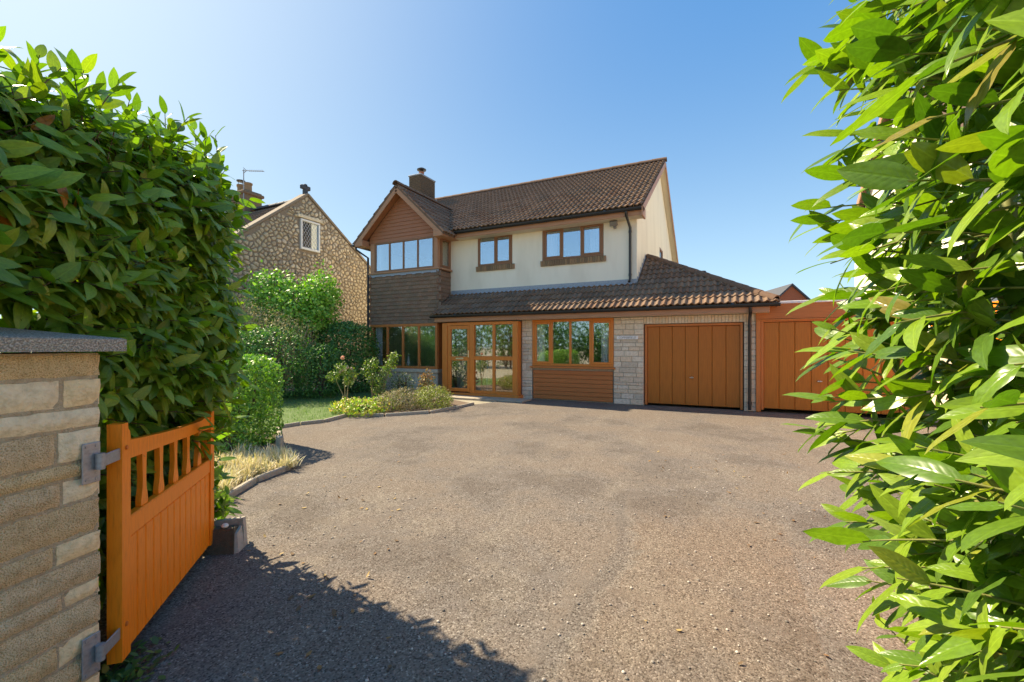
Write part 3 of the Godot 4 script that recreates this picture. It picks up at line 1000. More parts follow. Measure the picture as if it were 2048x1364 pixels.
	for s in [1.0, -1.0]:
		var ft := Vector3(-1.955, 4.97, -16.2 + s * 4.6)
		b.bar(Vector3(-1.955, 7.83, -16.2 + s * .02), ft, 0.17, 0.03, Vector3.UP, 0.004)
	b.cbox(Vector3(-1.965, 4.93, -11.78), Vector3(0.05, 0.24, 0.42), 0.005)
	b.cbox(Vector3(-1.965, 4.93, -20.62), Vector3(0.05, 0.24, 0.42), 0.005)
	part(roof, "verge_board", b.mesh(), M.fascia)
	b = MB.new()
	for s in [1.0, -1.0]:
		var q := [Vector3(-2.17, 7.80, -16.2), Vector3(-1.97, 7.80, -16.2), Vector3(-1.97, 4.95, -16.2 + s * 4.58), Vector3(-2.17, 4.95, -16.2 + s * 4.58)]
		var dd := Vector3(0, .02, 0)
		b.hexa([q[0], q[1], q[2], q[3], q[0] + dd, q[1] + dd, q[2] + dd, q[3] + dd])
	b.span(Vector3(-7.67, 4.84, -12.0), Vector3(-2.0, 4.855, -11.64))
	part(roof, "soffit", b.mesh(), M.soffit)
	b = MB.new()
	b.cbox(Vector3(-4.83, 4.93, -11.63), Vector3(5.68, 0.19, 0.025), 0.004)
	part(roof, "fascia_board", b.mesh(), M.fascia)
	gutter(roof, Vector3(-7.62, 5.005, -11.555), Vector3(-1.97, 5.005, -11.555))
	# --- bay roof
	var br := holder(H, "bay_roof")
	br.position = back
	b = MB.new()
	for s in [-1.0, 1.0]:
		var q := [Vector3(cx, 6.60, -10.98), Vector3(cx + s * 1.80, 6.60 - 1.80 * .938, -10.98), Vector3(cx + s * 1.80, 6.60 - 1.80 * .938, -14.6), Vector3(cx, 6.60, -14.6)]
		var dd := Vector3(0, -.07, 0)
		b.hexa([q[0], q[1], q[2], q[3], q[0] + dd, q[1] + dd, q[2] + dd, q[3] + dd])
	part(br, "roof_deck", b.mesh(), M.tiles[1])
	var ub := Vector3(-1, .938, 0).normalized()
	var under := func(u, v):
		var p: Vector3 = Vector3(cx + 1.84, 4.88, -10.97) + Vector3(0, 0, -1) * (u + .15) + ub * (v + .17)
		return 5.05 + (-11.56 - p.z) * sl > p.y + .30
	tiled(br, Vector3(cx + 1.84, 6.60 - 1.84 * .938, -10.97), Vector3(0, 0, -1), ub, 12, 8, 0.303, 0.316, 999, null, 12, under)
	ub = Vector3(1, .938, 0).normalized()
	tiled(br, Vector3(cx - 1.84, 6.60 - 1.84 * .938, -14.0), Vector3(0, 0, 1), ub, 10, 8, 0.303, 0.316, 999, null, 13)
	ridge_caps(br, Vector3(cx, 6.61, -10.95), Vector3(cx, 6.61, -14.1), 0.11, M.tiles[1], 0.42)
	gutter(br, Vector3(cx - 1.86, 4.87, -10.97), Vector3(cx - 1.86, 4.87, -12.4))
	downpipe(br, [Vector3(cx - 1.86, 4.84, -11.15), Vector3(cx - 1.86, 4.74, -11.15), Vector3(-10.90, 4.45, -11.28), Vector3(-10.90, 2.2, -11.28), Vector3(-10.90, 0.05, -11.28)])
	# --- roof over porch, kitchen and garage
	var lr := holder(H, "lower_roof")
	lr.position = back
	var k2 := 0.655
	var ul := Vector3(0, k2, -1).normalized()
	b = MB.new()
	b.hexa([Vector3(-8.0, 2.40, -10.93), Vector3(-2.17, 2.40, -10.93), Vector3(-2.17, 2.40 + 1.06 * k2, -11.99), Vector3(-8.0, 2.40 + 1.06 * k2, -11.99), Vector3(-8.0, 2.33, -10.93), Vector3(-2.17, 2.33, -10.93), Vector3(-2.17, 2.33 + 1.06 * k2, -11.99), Vector3(-8.0, 2.33 + 1.06 * k2, -11.99)])
	var A := Vector3(-2.16, 4.06, -13.46); var B := Vector3(0.96, 2.40, -10.93); var C := Vector3(-2.16, 2.40, -10.93)
	var dn := Vector3(0, -.07, 0)
	b.face([A, B, C], A + dn); b.face([A + dn, B + dn, C + dn], A)
	b.face([C, B, B + dn, C + dn], A)
	b.face([A, B, Vector3(0.96, 2.40, -17), Vector3(-2.16, 4.06, -17)], A + dn)
	b.face([A + dn, B + dn, Vector3(0.96, 2.33, -17), Vector3(-2.16, 3.99, -17)], A)
	part(lr, "roof_deck", b.mesh(), M.tiles[1])
	var len_a := Vector2(1.05, 1.05 * k2).length()
	var len_h := Vector2(2.53, 2.53 * k2).length()
	var hipf := func(u):
		var xx: float = -8.03 + u
		if xx < -2.19: return len_a
		return len_h * (0.98 - xx) / (0.98 + 2.16)
	tiled(lr, Vector3(-8.03, 2.40, -10.88), Vector3.RIGHT, ul, 30, 10, 0.3, 0.30, 999, hipf, 14)
	# right-hand slope of the garage, falling to the side
	var us := Vector3(-3.12, 1.66, 0).normalized()
	var ls := Vector2(3.12, 1.66).length()
	var hips := func(u): return minf(ls, ls * u / 2.53)
	tiled(lr, Vector3(0.99, 2.395, -10.93), Vector3(0, 0, -1), us, 20, 12, 0.3, 0.30, 999, hips, 15)
	ridge_caps(lr, Vector3(0.93, 2.45, -10.97), Vector3(-2.12, 4.085, -13.46), 0.105, M.ridge, 0.36)
	b = MB.new()   # lead flashing on the front wall and stepped up the gable
	b.box(Vector3(-5.1, 3.17, -11.988), Vector3(5.86, 0.18, 0.006))
	b.box(Vector3(-5.1, 3.10, -11.93), Vector3(5.86, 0.006, 0.16), Basis(Vector3.RIGHT, 0.58))
	for k in 6:
		var pz := -12.02 - k * .25
		b.box(Vector3(-2.162, 3.24 + k * .25 * k2, pz - .12), Vector3(0.006, 0.17, 0.27))
		b.box(Vector3(-2.09, 3.17 + k * .25 * k2, pz - .12), Vector3(0.15, 0.006, 0.27), Basis(Vector3.RIGHT, 0.58))
	part(lr, "lead_flashing", b.mesh(), M.lead)
	b = MB.new()
	b.cbox(Vector3(-3.57, 2.295, -10.975), Vector3(8.76, 0.185, 0.025), 0.004)
	part(lr, "fascia_board", b.mesh(), M.fascia)
	b = MB.new()
	b.span(Vector3(-7.95, 2.205, -11.29), Vector3(0.81, 2.215, -10.99))
	part(lr, "soffit", b.mesh(), M.soffit)
	gutter(lr, Vector3(-8.05, 2.375, -10.90), Vector3(1.0, 2.375, -10.90))
	downpipe(lr, [Vector3(0.44, 2.32, -10.90), Vector3(0.44, 2.2, -10.92), Vector3(0.44, 2.08, -11.22), Vector3(0.44, 0.04, -11.22)])
	downpipe(lr, [Vector3(-2.36, 4.95, -11.56), Vector3(-2.36, 4.86, -11.57), Vector3(-2.33, 4.62, -11.93), Vector3(-2.33, 3.26, -11.93), Vector3(-2.33, 3.17, -11.80)])
	b = MB.new()
	b.tube([Vector3(-.62, 3.1, -13.0), Vector3(-.62, 3.42, -13.0)], [.05, .05], 10)
	b.lathe([[.06, .0], [.12, .03], [.13, .06], [.09, .14], [0.0, .15]], Vector3(-.62, 3.36, -13.0), 12)
	part(lr, "flue_terminal", b.mesh(), M.black)
	# --- chimney on the far gable
	var ch := holder(H, "chimney")
	ch.position = back
	b = MB.new()
	b.span(Vector3(-12.06, 0, -15.82), Vector3(-11.46, 8.62, -14.86))
	part(ch, "mortar_core", b.mesh(), M.mortar)
	var bricks := MB.new()
	for j in 42:
		var yy := 5.6 + j * .075
		if yy > 8.62: break
		for side in 2:   # front, then the side seen from the drive
			var run: float = [.60, .96][side]
			var at := -.1125 if j % 2 else 0.0
			while at < run - .01:
				var b0 := maxf(at, 0.0); var b1 := minf(at + .215, run)
				if b1 - b0 > .03:
					if side == 0: bricks.box(Vector3(-12.06 + (b0 + b1) / 2, yy, -14.853), Vector3(b1 - b0, .064, .02))
					else: bricks.box(Vector3(-11.453, yy, -14.86 - (b0 + b1) / 2), Vector3(.02, .064, b1 - b0))
				at += .225
	var bk := part(ch, "brickwork", bricks.mesh(), M.chimney_brick)
	bk.set_meta("kind", "stuff")
	b = MB.new()
	b.cbox(Vector3(-11.76, 8.64, -15.34), Vector3(.68, .06, 1.04), 0.015)
	part(ch, "cap_stone", b.mesh(), M.lead)
	b = MB.new()
	b.lathe([[.13, 0], [.14, .02], [.11, .04], [.10, .22], [.12, .24]], Vector3(-11.76, 8.66, -15.3))
	part(ch, "chimney_pot", b.mesh(), M.red_brick)
	b = MB.new()
	for k in 3: b.box(Vector3(-11.76 + .07 * cos(k * TAU / 3), 8.94, -15.3 + .07 * sin(k * TAU / 3)), Vector3(.015, .1, .015))
	b.lathe([[.02, .0], [.19, .02], [.20, .06], [.10, .12], [0, .13]], Vector3(-11.76, 8.97, -15.3))
	part(ch, "cowl", b.mesh(), M.black)

func garage_door(gd: Node3D, x0: float, x1: float, y0: float, y1: float, z: float, n: int, handle_at: int, wood: Material) -> void:
	var b := MB.new()
	var f := 0.055
	b.cbox(Vector3(x0 + f / 2, (y0 + y1) / 2, z), Vector3(f, y1 - y0, .09), .005)
	b.cbox(Vector3(x1 - f / 2, (y0 + y1) / 2, z), Vector3(f, y1 - y0, .09), .005)
	b.cbox(Vector3((x0 + x1) / 2, y1 - f / 2, z + .001), Vector3(x1 - x0 - 2 * f, f, .088), .005)
	part(gd, "door_frame", b.mesh(), M.frame_wood)
	b = MB.new()
	b.span(Vector3(x0 + f, y0 + .03, z - .06), Vector3(x1 - f, y1 - f, z - .03))
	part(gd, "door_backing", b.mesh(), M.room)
	var w := (x1 - x0 - 2 * f) / n
	for k in n:
		b = MB.new()
		b.cbox(Vector3.ZERO, Vector3(w - .006, y1 - f - y0 - .045, .035), .008)
		part(gd, "door_panel", b.mesh(), wood, Transform3D(Basis(), Vector3(x0 + f + w * (k + .5), (y0 + y1 - f) / 2 + .015, z - .012 + rng.randf_range(-.002, .002))))
	b = MB.new()
	var hx := x0 + f + w * (handle_at + .5)
	b.tube([Vector3(hx, .72, z), Vector3(hx, .72, z + .045)], [.028, .012], 10)
	b.cbox(Vector3(hx, .72, z + .05), Vector3(.09, .022, .02), .006)
	part(gd, "handle", b.mesh(), M.steel)

func house_fittings() -> void:
	var b := MB.new()
	b.cbox(Vector3.ZERO, Vector3(.53, .085, .02), .004)
	var sg := thing("name_plaque", "small white house name plaque with dark capitals on the stone wall", "sign", Vector3(-2.27, 1.685, -11.275))
	part(sg, "plaque_board", b.mesh(), M.sign_white)
	var tm := TextMesh.new()
	var fnt := SystemFont.new()
	fnt.font_names = PackedStringArray(["Droid Sans"])
	tm.font = fnt
	tm.text = "COPPERFIELD"
	tm.font_size = 64
	tm.pixel_size = 0.0011
	tm.depth = 0.002
	part(sg, "lettering", tm, M.ink, Transform3D(Basis(), Vector3(0, 0, .0115)))
	var fl := thing("floodlight", "weathered security floodlight fixed high on the cream wall under the eaves", "light fixture", Vector3(-2.75, 4.73, -12.0))
	b = MB.new()
	b.cbox(Vector3(0, .02, .03), Vector3(.09, .09, .06), .008)
	b.tube([Vector3(0, 0, .05), Vector3(0, -.03, .12)], [.015, .015], 8)
	part(fl, "bracket", b.mesh(), M.lamp_grey)
	b = MB.new()
	b.cbox(Vector3(0, .03, .16), Vector3(.20, .13, .10), .012, Basis(Vector3.RIGHT, .5))
	part(fl, "lamp_head", b.mesh(), M.lamp_grey)
	b = MB.new()
	b.lathe([[0.0, -.05], [.04, -.04], [.045, 0], [.02, .03], [0, .03]], Vector3(.03, -.06, .12), 10)
	part(fl, "sensor", b.mesh(), M.lamp_grey)
	# curtains behind the glass
	curtain(Vector3(-4.76, 4.02, -12.115), .30, .86, "white curtain drawn aside in the first light of the three light upper window", 1)
	curtain(Vector3(-3.46, 4.02, -12.115), .30, .86, "white curtain in the last light of the three light upper window, nearest the downpipe", 2)
	curtain(Vector3(-4.80, 0.98, -11.42), .24, 1.18, "pale curtain at the porch end of the kitchen window", 3)
	curtain(Vector3(-2.98, 0.98, -11.42), .24, 1.18, "pale curtain at the garage end of the kitchen window", 4)
	curtain(Vector3(-10.70, 0.84, -11.42), .30, 1.30, "pale curtain in the ground floor bay window beside the shrubs", 5)
	curtain(Vector3(-10.55, 3.98, -11.42), .16, .9, "white curtain at the outer end of the upper bay window", 6)
	b = MB.new()
	b.lathe([[.0, 0], [.05, .0], [.06, .08], [.035, .2], [.02, .3], [.03, .34], [0, .35]], Vector3.ZERO)
	solid("vase", b.mesh(), M.white_paint, "slim white vase standing inside the ground floor bay window", "vase", Vector3(-9.33, 0.855, -11.46))

func flat_garage() -> void:
	var G := thing("flat_roof_garage", "flat roofed garage with wide wooden fascia and white roof edge", "garage", Vector3(1.9, 0, -11.3))
	var back := Vector3(-1.9, 0, 11.3)
	var gd := holder(G, "garage_door")
	gd.position = back
	garage_door(gd, 0.66, 3.14, 0.05, 2.06, -11.33, 8, 3, M.door_wood2)
	var b := MB.new()
	b.cbox(Vector3(.61, 1.04, -11.33), Vector3(.09, 2.06, .14), .006)
	b.cbox(Vector3(3.19, 1.04, -11.33), Vector3(.09, 2.06, .14), .006)
	part(G, "door_post", b.mesh(), M.frame_wood, Transform3D(Basis(), back))
	b = MB.new()
	b.cbox(Vector3(1.91, 2.235, -11.30), Vector3(2.70, .33, .06), .005)
	part(G, "fascia_board", b.mesh(), M.board_wood, Transform3D(Basis(), back))
	b = MB.new()
	b.cbox(Vector3(1.91, 2.05, -11.275), Vector3(2.60, .03, .05), .006)
	part(G, "door_head_trim", b.mesh(), M.frame_wood, Transform3D(Basis(), back))
	b = MB.new()
	b.cbox(Vector3(1.93, 2.425, -11.30), Vector3(2.80, .055, .12), .008)
	part(G, "roof_edge", b.mesh(), M.cap_white, Transform3D(Basis(), back))
	b = MB.new()
	b.span(Vector3(.58, 2.33, -17.5), Vector3(3.26, 2.40, -11.36))
	part(G, "flat_roof", b.mesh(), M.slate, Transform3D(Basis(), back))
	b = MB.new()
	b.span(Vector3(3.14, 0, -17.5), Vector3(3.26, 2.32, -11.42))
	b.span(Vector3(.58, 0, -17.5), Vector3(3.14, 2.32, -17.4))
	b.span(Vector3(.58, 0, -17.4), Vector3(.66, 2.32, -11.42))
	part(G, "garage_wall", b.mesh(), M.stones[0], Transform3D(Basis(), back))

func boundary() -> void:
	# stone wall with timber boarding above, running forward from the flat roofed garage
	var wl := thing("boundary_wall", "stone boundary wall running forward from the flat roofed garage", "wall", Vector3(3.45, 0, -8))
	var b := MB.new()
	b.span(Vector3(3.458, 0, -11.25), Vector3(3.66, 1.30, -4.0))
	part(wl, "mortar_bed", b.mesh(), M.mortar, Transform3D(Basis(), -wl.position))
	var h := holder(wl, "stone_face")
	h.position = -wl.position
	var r := RandomNumberGenerator.new(); r.seed = 5
	var y := 0.0
	while y < 1.28:
		var hh: float = [.14, .2, .1, .22][r.randi() % 4]
		if y + hh > 1.24: hh = 1.30 - y
		var z := -11.25
		while z < -8.2:
			var ww := r.randf_range(.2, .5)
			var s := MB.new()
			s.cbox(Vector3.ZERO, Vector3(.06, hh - .012, ww - .012), .008)
			part(h, "stone_block", s.mesh(), M.stones[[0, 2, 4, 1][r.randi() % 4]], Transform3D(Basis(), Vector3(3.48 - r.randf() * .008, y + hh / 2, z + ww / 2)))
			z += ww
		y += hh
	var fp := thing("timber_fence", "orange stained timber boarding standing on the stone boundary wall", "fence", Vector3(3.5, 1.3, -8))
	var z2 := -11.2
	while z2 < -5.0:
		var s := MB.new()
		s.cbox(Vector3(3.52, 1.72, z2 + .07), Vector3(.022, .80, .136), .004)
		part(fp, "fence_board", s.mesh(), M.gate_paint, Transform3D(Basis(), -fp.position))
		z2 += .142
	b = MB.new()
	b.span(Vector3(3.535, 1.5, -11.2), Vector3(3.58, 1.58, -5.0)); b.span(Vector3(3.535, 1.95, -11.2), Vector3(3.58, 2.03, -5.0))
	part(fp, "fence_rail", b.mesh(), M.gate_paint, Transform3D(Basis(), -fp.position))

func neighbour_right() -> void:
	var N := thing("neighbouring_house", "neighbouring cream house with brown barge boards half hidden behind the near laurel", "house", Vector3(8, 0, -15))
	var T := Transform3D(Basis(), -N.position)
	var b := MB.new()
	b.prism(PackedVector2Array([Vector2(-10.6, 0), Vector2(-19.1, 0), Vector2(-19.1, 5.1), Vector2(-14.85, 7.95), Vector2(-10.6, 5.1)]), Vector3(3.98, 0, 0), Vector3(0, 0, 1), Vector3.UP, Vector3(8.5, 0, 0))
	part(N, "wall", b.mesh(), M.render, T)
	b = MB.new()
	for s in [1.0, -1.0]:
		b.hexa([Vector3(3.78, 8.14, -14.85), Vector3(12.7, 8.14, -14.85), Vector3(12.7, 4.98, -14.85 + s * 4.65), Vector3(3.78, 4.98, -14.85 + s * 4.65), Vector3(3.78, 8.04, -14.85), Vector3(12.7, 8.04, -14.85), Vector3(12.7, 4.88, -14.85 + s * 4.65), Vector3(3.78, 4.88, -14.85 + s * 4.65)])
	part(N, "roof", b.mesh(), M.tiles[0], T)
	for s in [1.0, -1.0]:
		b = MB.new()
		b.bar(Vector3(3.76, 7.98, -14.85), Vector3(3.76, 4.85, -14.85 + s * 4.6), .2, .03, Vector3.UP, .004)
		part(N, "barge_board", b.mesh(), M.fascia, T)
	var wn := window(N, "gable_window", Vector3(3.97, 3.9, -13.2), Vector3(0, 0, 1), Vector3.LEFT, 1.0, 1.0, [1, 1], .06, M.glass_high, M.brown_up)
	wn.position = -N.position

func clip_poly(poly: PackedVector2Array, a: Vector2, nrm: Vector2) -> PackedVector2Array:   # keeps the side where (p - a).nrm < 0
	var out := PackedVector2Array()
	for k in poly.size():
		var p := poly[k]; var q := poly[(k + 1) % poly.size()]
		var dp := (p - a).dot(nrm); var dq := (q - a).dot(nrm)
		if dp <= 0: out.append(p)
		if dp * dq < 0: out.append(p.lerp(q, dp / (dp - dq)))
	return out

func stone_cottage() -> void:
	var C := thing("stone_cottage", "rubble stone cottage gable with a leaded white window and tiled roof", "house", Vector3(-17, 0, -12.3))
	var T := Transform3D(Basis(), -C.position)
	var zc := -12.25
	var b := MB.new()
	b.prism(PackedVector2Array([Vector2(-7.75, 0), Vector2(-16.75, 0), Vector2(-16.75, 4.35), Vector2(zc, 7.45), Vector2(-7.75, 3.85)]), Vector3(-15.03, 0, 0), Vector3(0, 0, 1), Vector3.UP, Vector3(-.4, 0, 0))
	b.span(Vector3(-23, 0, -16.7), Vector3(-15.43, 4.5, -16.4)); b.span(Vector3(-23, 0, -8.1), Vector3(-15.43, 4.5, -7.8))
	part(C, "mortar_core", b.mesh(), M.rubble_mortar, T)
	# rubble stones of the gable: cells of a jittered pattern, each a cushion of stone
	var face := holder(C, "rubble_face")
	face.position = -C.position
	var r := RandomNumberGenerator.new(); r.seed = 9
	var pts := []
	var y := 1.0
	while y < 7.5:
		var hh := r.randf_range(.11, .178)
		var z := -16.7 + r.randf() * .2
		while z < -7.8:
			var ww := r.randf_range(.11, .17) if r.randf() < .5 else r.randf_range(.18, .38)
			pts.append(Vector2(z + ww / 2 + r.randf_range(-.05, .05), y + r.randf_range(-.065, .065)))
			z += ww
		y += hh
	var cells := {}
	for i in pts.size():
		var key := Vector2i(floori(pts[i].x), floori(pts[i].y))
		if not cells.has(key): cells[key] = []
		cells[key].append(i)
	var rest := MB.new()
	var list := []
	for i in pts.size():
		var p: Vector2 = pts[i]
		var top := 7.42 - absf(p.x - zc) * (.80 if p.x > zc else .69)
		if p.y > top - .06: continue
		if p.x > -12.85 and p.x < -11.83 and p.y > 5.22 and p.y < 6.58: continue
		var poly := PackedVector2Array([p + Vector2(-.5, -.35), p + Vector2(.5, -.35), p + Vector2(.5, .35), p + Vector2(-.5, .35)])
		for dx in [-1, 0, 1]:
			for dy in [-1, 0, 1]:
				for j in cells.get(Vector2i(floori(p.x) + dx, floori(p.y) + dy), []):
					if j == i: continue
					var q: Vector2 = pts[j]
					if p.distance_to(q) > 1.1: continue
					var dir := (q - p).normalized()
					poly = clip_poly(poly, (p + q) / 2 - dir * r.randf_range(.010, .022), dir)
		for cut in [[Vector2(zc, 7.44), Vector2(.625, .781)], [Vector2(zc, 7.44), Vector2(-.568, .823)]]:
			poly = clip_poly(poly, cut[0], cut[1])
		if absf(p.x + 12.34) < 1.0 and absf(p.y - 5.9) < 1.1:   # keep clear of the window
			for side in [[Vector2(-12.79, 0), Vector2(1, 0), p.x < -12.79], [Vector2(-11.9, 0), Vector2(-1, 0), p.x > -11.9], [Vector2(0, 5.28), Vector2(0, 1), p.y < 5.28], [Vector2(0, 6.5), Vector2(0, -1), p.y > 6.5]]:
				if side[2]: poly = clip_poly(poly, side[0], side[1])
		if poly.size() < 3: continue
		var rounded := PackedVector2Array()   # worn corners
		for s in poly.size():
			var a := poly[s]; var c := poly[(s + 1) % poly.size()]
			rounded.append(a.lerp(c, .24)); rounded.append(a.lerp(c, .76))
		list.append([p, rounded])
	# the stones that show largest first: those above the shrubs
	list.sort_custom(func(a, c): return (absf(a[0].x + 12.8) + absf(a[0].y - 5.0) * 1.2) < (absf(c[0].x + 12.8) + absf(c[0].y - 5.0) * 1.2))
	for k in list.size():
		var p: Vector2 = list[k][0]
		var poly: PackedVector2Array = list[k][1]
		var ctr := Vector2.ZERO
		for q in poly: ctr += q / poly.size()
		var m := rest if k >= 300 else MB.new()
		var d := r.randf_range(.02, .055)
		var o3 := Vector3(-15.03, 0, 0) if k >= 300 else Vector3.ZERO
		var lift := func(q, h): return Vector3(h, q.y, q.x) + o3
		for s in poly.size():
			var a := poly[s]; var c := poly[(s + 1) % poly.size()]
			var a1 := ctr + (a - ctr) * .80; var c1 := ctr + (c - ctr) * .80
			var inner := Vector3(-.3, ctr.y, ctr.x) + o3
			m.face([lift.call(a, -.02), lift.call(c, -.02), lift.call(c1, d), lift.call(a1, d)], inner)
			m.face([lift.call(a1, d), lift.call(c1, d), lift.call(ctr, d + .012)], inner)
		if k < 300:
			part(face, "stone", m.mesh(), M.rubble[r.randi() % 7], Transform3D(Basis(), Vector3(-15.03, 0, 0)))
	if rest.v.size():
		var sm := part(face, "other_stones", rest.mesh(), M.rubble[1])
		sm.set_meta("kind", "stuff")
	# coping, finial, window, roof, stack
	for s in [1.0, -1.0]:
		b = MB.new()
		b.bar(Vector3(-15.2, 7.53, zc), Vector3(-15.2, 7.53 - (.80 if s > 0 else .69) * 4.55, zc + s * 4.55), .09, .46, Vector3.UP, .012)
		part(C, "coping_stone", b.mesh(), M.rubble_mortar, T)
	b = MB.new()
	b.cbox(Vector3(-15.15, 7.63, zc), Vector3(.16, .2, .16), .02)
	b.cbox(Vector3(-15.15, 7.80, zc), Vector3(.13, .16, .42), .02)
	b.cbox(Vector3(-15.15, 7.88, zc), Vector3(.13, .12, .13), .02)
	part(C, "finial", b.mesh(), M.slate, T)
	var wn := holder(C, "leaded_window")
	wn.position = -C.position
	b = MB.new()
	for q in [[-12.35, 5.33, .90, .09], [-12.35, 6.44, .90, .07]]: b.cbox(Vector3(-14.99, q[1], q[0]), Vector3(.10, q[3], q[2]), .008)
	for q in [-12.765, -11.935]: b.cbox(Vector3(-14.991, 5.885, q), Vector3(.098, 1.04, .07), .008)
	part(wn, "frame", b.mesh(), M.white_paint)
	b = MB.new()
	b.span(Vector3(-15.06, 5.35, -12.74), Vector3(-15.03, 6.42, -11.96))
	part(wn, "window_backing", b.mesh(), M.room)
	b = MB.new()
	b.span(Vector3(-15.012, 5.37, -12.73), Vector3(-15.007, 6.41, -11.97))
	part(wn, "pane", b.mesh(), M.glass_high)
	b = MB.new()
	for k in range(-6, 13):   # lead lattice, cut to the opening
		for s in [1.0, -1.0]:
			var z0 := -12.74 + k * .13
			var p0 := Vector2(z0, 5.37); var p1 := Vector2(z0 + s * .69, 6.41)
			var t0 := 0.0; var t1 := 1.0
			var lo := (-12.73 - p0.x) / (p1.x - p0.x); var hi := (-11.97 - p0.x) / (p1.x - p0.x)
			t0 = maxf(t0, minf(lo, hi)); t1 = minf(t1, maxf(lo, hi))
			if t1 - t0 < .03: continue
			var a := p0.lerp(p1, t0); var c := p0.lerp(p1, t1)
			b.bar(Vector3(-15.003, a.y, a.x), Vector3(-15.003, c.y, c.x), .007, .006, Vector3.RIGHT)
	part(wn, "lead_lattice", b.mesh(), M.cap_white)
	b = MB.new()
	b.cbox(Vector3(-15.0, 6.58, -12.35), Vector3(.12, .12, 1.15), .01)
	part(C, "lintel", b.mesh(), M.rubble[2], T)
	var rf := holder(C, "roof")
	rf.position = -C.position
	b = MB.new()
	for s in [1.0, -1.0]:
		var ey: float = 7.28 - (.80 if s > 0 else .69) * 4.7
		b.hexa([Vector3(-15.4, 7.28, zc), Vector3(-23.2, 7.28, zc), Vector3(-23.2, ey, zc + s * 4.7), Vector3(-15.4, ey, zc + s * 4.7), Vector3(-15.4, 7.2, zc), Vector3(-23.2, 7.2, zc), Vector3(-23.2, ey - .08, zc + s * 4.7), Vector3(-15.4, ey - .08, zc + s * 4.7)])
	part(rf, "roof_deck", b.mesh(), M.tiles[2])
	tiled(rf, Vector3(-23.2, 3.52, zc + 4.7), Vector3.RIGHT, Vector3(0, 3.76, -4.7).normalized(), 26, 18, .3, .325, 0, null, 17)
	ridge_caps(rf, Vector3(-15.4, 7.31, zc), Vector3(-23.2, 7.31, zc), .12, M.slate, .45)
	var ch := holder(C, "chimney")
	ch.position = -C.position
	b = MB.new()
	b.cbox(Vector3(-18.95, 7.55, zc), Vector3(1.15, 1.2, .8), .02)
	part(ch, "stack", b.mesh(), M.brick[1])
	b = MB.new()
	b.cbox(Vector3(-18.95, 8.02, zc), Vector3(1.3, .13, .95), .03)
	part(ch, "cap_stone", b.mesh(), M.brick[3])
	for k in 2:
		b = MB.new()
		b.lathe([[.17, 0], [.15, .06], [.14, .4], [.17, .44], [.17, .5], [.13, .5]], Vector3(-18.72 - k * .5, 8.06, zc))
		part(ch, "chimney_pot", b.mesh(), M.brick[2])
	b = MB.new()
	for k in 3: b.box(Vector3(-19.22 + .1 * cos(k * TAU / 3), 8.62, zc + .1 * sin(k * TAU / 3)), Vector3(.015, .16, .015))
	b.lathe([[.0, 0], [.17, .01], [.18, .05], [0, .08]], Vector3(-19.22, 8.70, zc))
	part(ch, "cowl", b.mesh(), M.black)
	# aerial
	var ae := thing("tv_aerial", "thin television aerial on a mast beside the cottage chimney", "aerial", Vector3(-18.38, 7.4, zc + .42))
	b = MB.new()
	b.tube([Vector3.ZERO, Vector3(0, 1.55, 0)], [.022, .02], 8)
	part(ae, "mast", b.mesh(), M.zinc)
	b = MB.new()
	var arm := R * 0.86
	b.tube([Vector3(0, 1.5, 0) - R * .06, Vector3(0, 1.47, 0) + arm], [.012, .012], 6)
	for k in 9:
		var q := Vector3(0, 1.49, 0) + R * (.22 + k * .075)
		b.tube([q - F * .11, q + F * .11], [.006, .006], 5)
	for s in [1.0, -1.0]:
		b.tube([Vector3(0, 1.5, 0) + R * .12, Vector3(0, 1.5 + s * .13, 0) - R * .02], [.014, .01], 5)
	part(ae, "dipole_arm", b.mesh(), M.lamp_grey)

func far_houses() -> void:
	var f := cw(24.0, 38.0)
	var N := thing("brick_house", "distant orange brick gable with dark roof edges beyond the flat roof", "house", f, deg_to_rad(YAW - 8.0))
	var b := MB.new()
	b.prism(PackedVector2Array([Vector2(-3.4, 0), Vector2(3.4, 0), Vector2(3.4, 3.5), Vector2(0, 6.75), Vector2(-3.4, 3.5)]), Vector3.ZERO, Vector3.RIGHT, Vector3.UP, Vector3(0, 0, -8))
	part(N, "wall", b.mesh(), M.red_brick)
	b = MB.new()
	for s in [1.0, -1.0]:
		b.hexa([Vector3(0, 6.9, .2), Vector3(s * 3.8, 3.25, .2), Vector3(s * 3.8, 3.25, -8.2), Vector3(0, 6.9, -8.2), Vector3(0, 6.72, .2), Vector3(s * 3.8, 3.07, .2), Vector3(s * 3.8, 3.07, -8.2), Vector3(0, 6.72, -8.2)])
	part(N, "roof", b.mesh(), M.slate)
	N = thing("tiled_roof_house", "distant house showing a strip of red tiled roof above the flat garage roof", "house", cw(26.5, 34.0), deg_to_rad(YAW))
	b = MB.new()
	b.span(Vector3(-3.5, 0, -6), Vector3(5, 3.2, 0))
	part(N, "wall", b.mesh(), M.red_brick)
	b = MB.new()
	b.hexa([Vector3(-3.8, 3.1, .3), Vector3(5.3, 3.1, .3), Vector3(5.3, 5.0, -3), Vector3(-3.8, 5.0, -3), Vector3(-3.8, 3.0, .3), Vector3(5.3, 3.0, .3), Vector3(5.3, 4.9, -3), Vector3(-3.8, 4.9, -3)])
	part(N, "roof", b.mesh(), M.ridge)

